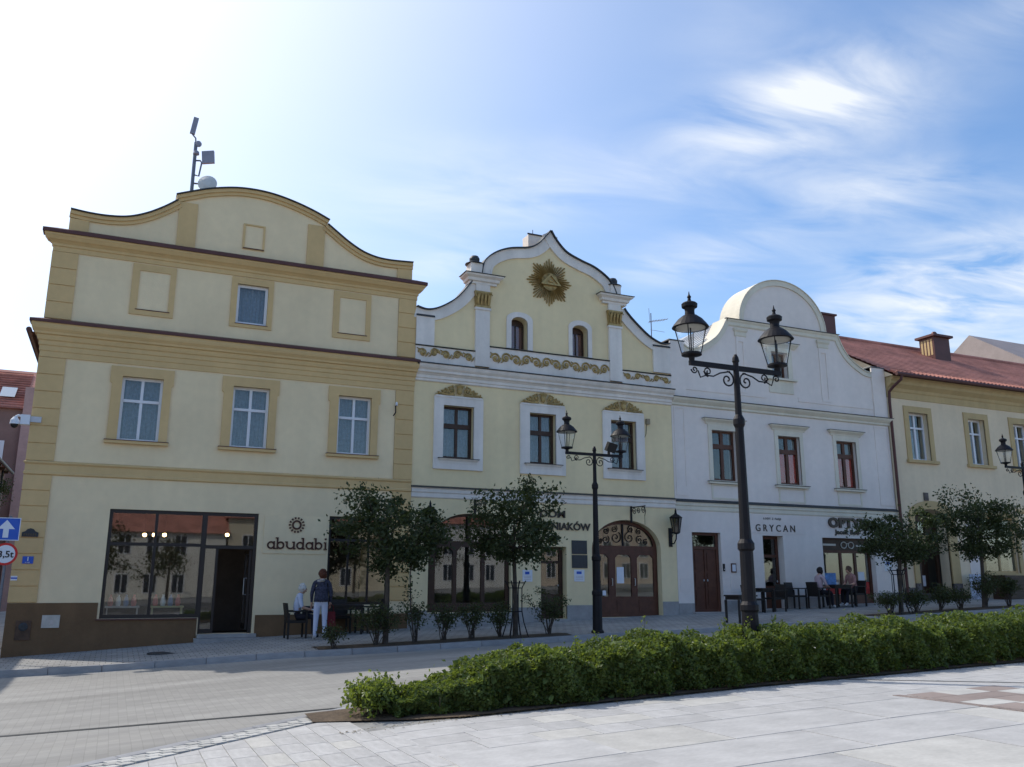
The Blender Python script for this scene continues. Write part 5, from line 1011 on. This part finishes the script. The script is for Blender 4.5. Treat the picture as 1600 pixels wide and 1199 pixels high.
chair('dark wicker armchair holding the white-haired person', tz(4.28, -1.05), R(90)); table('dark cafe table right of the standing woman', tz(5.55, -.75), .7, .9)
chair('empty dark wicker armchair below abudabi side window', tz(6.35, -.8), R(-90)); chair('empty dark wicker armchair against wall behind the dark table', tz(5.55, -.3), R(0))
table('lone dark cafe table by the kerb behind the hedge lamp', tz(15.9, -3.9), .65, .65); chair('empty dark armchair beside the GRYCAN door', tz(19.55, -1.0), R(-90)); chair('empty dark armchair turned towards the GRYCAN sign wall', tz(18.75, -.95), R(90)); table('dark cafe table between two empty armchairs by GRYCAN door', tz(19.15, -.9), .55, .5)
table('dark cafe table between the two seated people', tz(22.35, -.85), .7, .75); chair('dark armchair holding the dark-haired person', tz(21.55, -.85), R(90)); chair('dark armchair holding the person in the pink top', tz(23.15, -.85), R(-90)); chair('empty dark armchair left of the seated pair', tz(20.95, -.45), R(20))
# ------------------------------------------------------------------ people
def person(label, loc, rz, J, E, cols, hair, hairm, extra=None):
    """J: joint name -> (co, radius, material index); E: edges. A Skin surface, coloured by nearest bone."""
    t = thing('person', label, 'person', (0, 0, 0)); names = list(J); idx = {n: i for i, n in enumerate(names)}
    me = bpy.data.meshes.new('b'); me.from_pydata([J[n][0] for n in names], [(idx[a], idx[b]) for a, b in E], []); o = bpy.data.objects.new('b', me); COL.objects.link(o); md = o.modifiers.new('s', 'SKIN'); md.use_smooth_shade = True
    for i, n in enumerate(names): r = J[n][1]; sv = me.skin_vertices[0].data[i]; sv.radius = r if isinstance(r, tuple) else (r, r); sv.use_root = (n == 'pelvis')
    o.modifiers.new('u', 'SUBSURF').levels = 2
    dg = bpy.context.evaluated_depsgraph_get(); dg.update(); m2 = bpy.data.meshes.new_from_object(o.evaluated_get(dg)); bpy.data.objects.remove(o)
    segs = [(Vector(J[a][0]), Vector(J[b][0]), J[b][2]) for a, b in E]
    b = MB(); b.add([v.co for v in m2.vertices], [tuple(p.vertices) for p in m2.polygons])
    for i, p in enumerate(m2.polygons):
        best = None
        for A, B, k in segs:
            d = B-A; s = max(0, min(1, (p.center-A).dot(d)/d.length_squared)); q = (p.center-A-d*s).length
            if best is None or q < best[0]: best = (q, k)
        b.mi[i] = best[1]
    hc = Vector(J['head'][0]); fw = Vector(J['face'][0])-hc; fw.z = 0; fw = fw.normalized() if fw.length > 0 else Vector((0, -1, 0)); sd_ = Vector((-fw.y, fw.x, 0))
    b.ell(hc, (.078, .082, .115), 14, 10, 0); b.ell(hc+fw*.088+Vector((0, 0, -.015)), (.016, .016, .024), 7, 5, 0); b.ell(hc+fw*.07+Vector((0, 0, -.06)), (.022, .022, .009), 7, 5, 4)
    for s_ in (-1, 1): b.ell(hc+sd_*s_*.082, (.018, .018, .032), 7, 5, 0); b.ell(hc+fw*.072+sd_*s_*.032+Vector((0, 0, .012)), (.012, .012, .008), 6, 4, 4)
    for hnd in ('hand_l', 'hand_r'):                  # fingers
        if hnd in J:
            h = Vector(J[hnd][0]); wv = Vector(J['wrist'+hnd[-2:]][0]); d = (h-wv).normalized(); a = d.orthogonal().normalized()
            for k in range(4): q = h+a*(k-1.5)*.019; b.tube([tuple(q), tuple(q+d*.045+Vector((0, 0, -.006))), tuple(q+d*(.075+.008*(1.5-abs(k-1.5)))+Vector((0, 0, -.02)))], [.010, .009, .006], 6, 0)
            q = h-d*.03+a*.035; b.tube([tuple(q), tuple(q+a*.025+d*.02), tuple(q+a*.03+d*.05)], [.011, .010, .007], 6, 0)
    b.build('body', cols, t, world=False, fix=True, smooth=True)
    hb_ = MB(); c = hc-fw*.016+Vector((0, 0, .022)); hb_.ell(c, (hair[0], hair[0], hair[1]), 14, 10)
    for k in range(40):
        rg = random.Random(k*7+1); v = Vector((rg.gauss(0, 1), rg.gauss(0, 1), rg.gauss(.4, 1))).normalized()
        if v.dot(fw) < .35: q = c+Vector((v.x*hair[0], v.y*hair[0], v.z*hair[1]))*.93; hb_.ell(q, (.03, .03, .03), 6, 4)
    hb_.build('hair', hairm, t, world=False, smooth=True)
    if extra: extra(t)
    t.location = loc; t.rotation_euler = (0, 0, rz); return t
SHOE = mat('white_shoe', (.6, .6, .62), rough=.6); lip = mat('dark_feature', (.12, .05, .04))
def stand():
    J = {'pelvis': ((0, 0, .90), (.155, .115), 1), 'waist': ((0, 0, 1.04), (.145, .105), 2), 'chest': ((0, .0, 1.24), (.165, .115), 2), 'neckb': ((0, .01, 1.40), (.085, .075), 2), 'neck': ((0, -.0, 1.46), .05, 0), 'head': ((0, -.01, 1.55), .06, 0), 'face': ((0, -.05, 1.55), .045, 0)}
    E = [('pelvis', 'waist'), ('waist', 'chest'), ('chest', 'neckb'), ('neckb', 'neck'), ('neck', 'head'), ('head', 'face')]
    for s_, k in ((-1, '_l'), (1, '_r')):
        J.update({'hip'+k: ((s_*.09, 0, .86), .10, 1), 'knee'+k: ((s_*.105, -.015, .47), .066, 1), 'ankle'+k: ((s_*.115, .02, .09), .048, 1), 'toe'+k: ((s_*.125, -.13, .035), .036, 3), 'sho'+k: ((s_*.175, 0, 1.36), .062, 2), 'elb'+k: ((s_*.235, .02, 1.10), .05, 2), 'wrist'+k: ((s_*.225, -.08, .90), .032, 2), 'hand'+k: ((s_*.225, -.11, .83), (.034, .02), 0)})
        E += [('pelvis', 'hip'+k), ('hip'+k, 'knee'+k), ('knee'+k, 'ankle'+k), ('ankle'+k, 'toe'+k), ('neckb', 'sho'+k), ('sho'+k, 'elb'+k), ('elb'+k, 'wrist'+k), ('wrist'+k, 'hand'+k)]
    return J, E
J, E_ = stand(); J['head'] = ((-.02, -.03, 1.545), .06, 0); J['face'] = ((-.04, -.07, 1.535), .045, 0)
jacket = mat('dark_patterned_jacket', (.045, .05, .085), var=.6, scale=18); wht = mat('pale_trousers', (.52, .56, .70), var=.06, scale=5)
def jk(t):
    MB().lathe([(.185, 0), (.175, .10), (.165, .2), (.175, .3), (.15, .36)], (0, 0, .90), 18).build('jacket', jacket, t, world=False, smooth=True).scale = (1, .74, 1)
    MB().tube([(-.10, -.10, 1.40), (-.02, .10, 1.42), (.10, .05, 1.40), (.12, -.08, 1.36)], [.03, .04, .035, .02], 7).build('scarf', mat('pale_scarf', (.4, .38, .36), var=.4, scale=30), t, world=False, smooth=True)
wp = tz(4.72, -1.85)
person('standing person in dark jacket and pale trousers seen from behind by abudabi shop', wp, R(172), J, E_, [skin, wht, jacket, SHOE, lip], (.098, .118), mat('auburn_hair', (.11, .035, .018), rough=.6, var=.3, scale=20), jk)
bag = thing('shopping_bag', 'dark red shopping bag hanging from hand of the standing person', 'bag', (wp[0]+.27, wp[1]+.06, wp[2]+.30)); b = MB(); b.add([(-.10, -.05, 0), (.12, -.05, 0), (.12, .05, 0), (-.10, .05, 0), (-.12, -.03, .36), (.10, -.03, .36), (.10, .03, .36), (-.12, .03, .36)], [(0, 1, 2, 3), (0, 4, 5, 1), (1, 5, 6, 2), (2, 6, 7, 3), (3, 7, 4, 0), (4, 7, 6, 5)]); b.build('pouch', mat('dark_red_cloth', (.14, .015, .02), var=.2), bag, world=False); MB().tube([(-.08, 0, .36), (-.06, 0, .50), (.0, 0, .53), (.05, 0, .50), (.07, 0, .36)], .009, 5).build('handle', MATS['dark_red_cloth'], bag, world=False)
def seated(legs=2, top=1, fwd=.0, shoe=3):
    J = {'pelvis': ((0, .06, .53), (.16, .13), legs), 'waist': ((0, .06-fwd*.3, .70), (.14, .11), top), 'chest': ((0, .06-fwd*.7, .90), (.16, .115), top), 'neckb': ((0, .05-fwd, 1.05), (.085, .075), top), 'neck': ((0, .03-fwd*1.1, 1.12), .05, 0), 'head': ((0, .0-fwd*1.25, 1.20), .06, 0), 'face': ((0, -.05-fwd*1.3, 1.195), .045, 0)}
    E = [('pelvis', 'waist'), ('waist', 'chest'), ('chest', 'neckb'), ('neckb', 'neck'), ('neck', 'head'), ('head', 'face')]
    for s_, k in ((-1, '_l'), (1, '_r')):
        J.update({'hip'+k: ((s_*.09, 0, .52), .09, legs), 'knee'+k: ((s_*.11, -.38, .53), .066, legs), 'ankle'+k: ((s_*.11, -.40, .10), .045, legs), 'toe'+k: ((s_*.12, -.54, .04), .036, shoe), 'sho'+k: ((s_*.17, .05-fwd, 1.01), .06, top), 'elb'+k: ((s_*.22, -.04-fwd*.6, .76), .047, top), 'wrist'+k: ((s_*.13, -.25-fwd*.4, .70), .03, 0), 'hand'+k: ((s_*.09, -.31-fwd*.4, .70), (.034, .02), 0)})
        E += [('pelvis', 'hip'+k), ('hip'+k, 'knee'+k), ('knee'+k, 'ankle'+k), ('ankle'+k, 'toe'+k), ('neckb', 'sho'+k), ('sho'+k, 'elb'+k), ('elb'+k, 'wrist'+k), ('wrist'+k, 'hand'+k)]
    return J, E
drk = mat('dark_cloth', (.02, .02, .032), var=.2)
J, E_ = seated(fwd=.08); q = tz(4.32, -1.05)
person('seated white-haired person in pale blue blouse leaning in dark armchair', q, R(78), J, E_, [skin, mat('pale_blue_blouse', (.5, .55, .68), var=.1), drk, black, lip], (.095, .115), mat('white_hair', (.6, .58, .55), rough=.6, var=.15, scale=20))
hb2 = thing('handbag', 'dark handbag with white strap on lap of the white-haired person', 'bag', (q[0]+.28, q[1]-.02, q[2]+.60)); MB().box(-.13, .13, -.14, .14, 0, .18).build('pouch', drk, hb2, world=False); MB().tube([(-.1, -.145, .05), (0, -.16, .10), (.12, -.145, .10)], .014, 5).build('strap', paper, hb2, world=False)
J, E_ = seated(fwd=.06); q = tz(21.62, -.85)
person('seated dark-haired person in pale pink top at table before optician shop', q, R(90), J, E_, [skin, mat('pale_pink_top', (.46, .36, .40), var=.1), drk, SHOE, lip], (.098, .12), mat('dark_hair', (.02, .012, .01), rough=.5))
J, E_ = seated(fwd=.12); q = tz(23.08, -.85)
person('seated person in dusty pink top and dark trousers leaning over table', q, R(-90), J, E_, [skin, mat('dusty_pink_top', (.36, .20, .19), var=.25, scale=12), drk, SHOE, lip], (.097, .117), mat('brown_hair', (.09, .05, .03), rough=.55))
t = thing('coffee_cup', 'small white cup on table between the two seated people', 'cup', (22.3, -.95, zwalk(22.35, -.85)+.75)); MB().lathe([(.025, 0), (.03, .01), (.042, .07), (.038, .07), (.026, .015)], (0, 0, 0), 12).build('cup_body', paper, t, world=False); MB().tube([(.04, 0, .055), (.06, 0, .045), (.055, 0, .025), (.035, 0, .02)], .005, 5).build('handle', paper, t, world=False)
# trees on the far side of the square (seen in the shop windows)
for i, x in enumerate((-22, -14, -9, -1, 4, 12, 19, 27, 36)):
    rng = random.Random(200+i); t = thing('square_tree', ('tall', 'broad', 'slim', 'young', 'spreading', 'leafy', 'dense', 'rounded', 'loose')[i]+' green tree in front of the houses on opposite side of square', 'tree', (x, -52-rng.random()*5, zplaza(x, -52)), 'trees across the square')
    h = rng.uniform(2.0, 2.8); MB().tube([(0, 0, -.1), (.05, 0, h), (0, .1, h+1.6)], [.14, .11, .04], 7).build('trunk', bark, t, world=False); b = MB()
    for k in range(26): c = Vector((rng.gauss(0, .9), rng.gauss(0, .9), h+1.3+rng.gauss(0, .8))); leaves(b, [c+Vector((rng.gauss(0, .4), rng.gauss(0, .4), rng.gauss(0, .3))) for _ in range(70)], .22, rng)
    b.build('crown', leafm, t, world=False, fix=False)
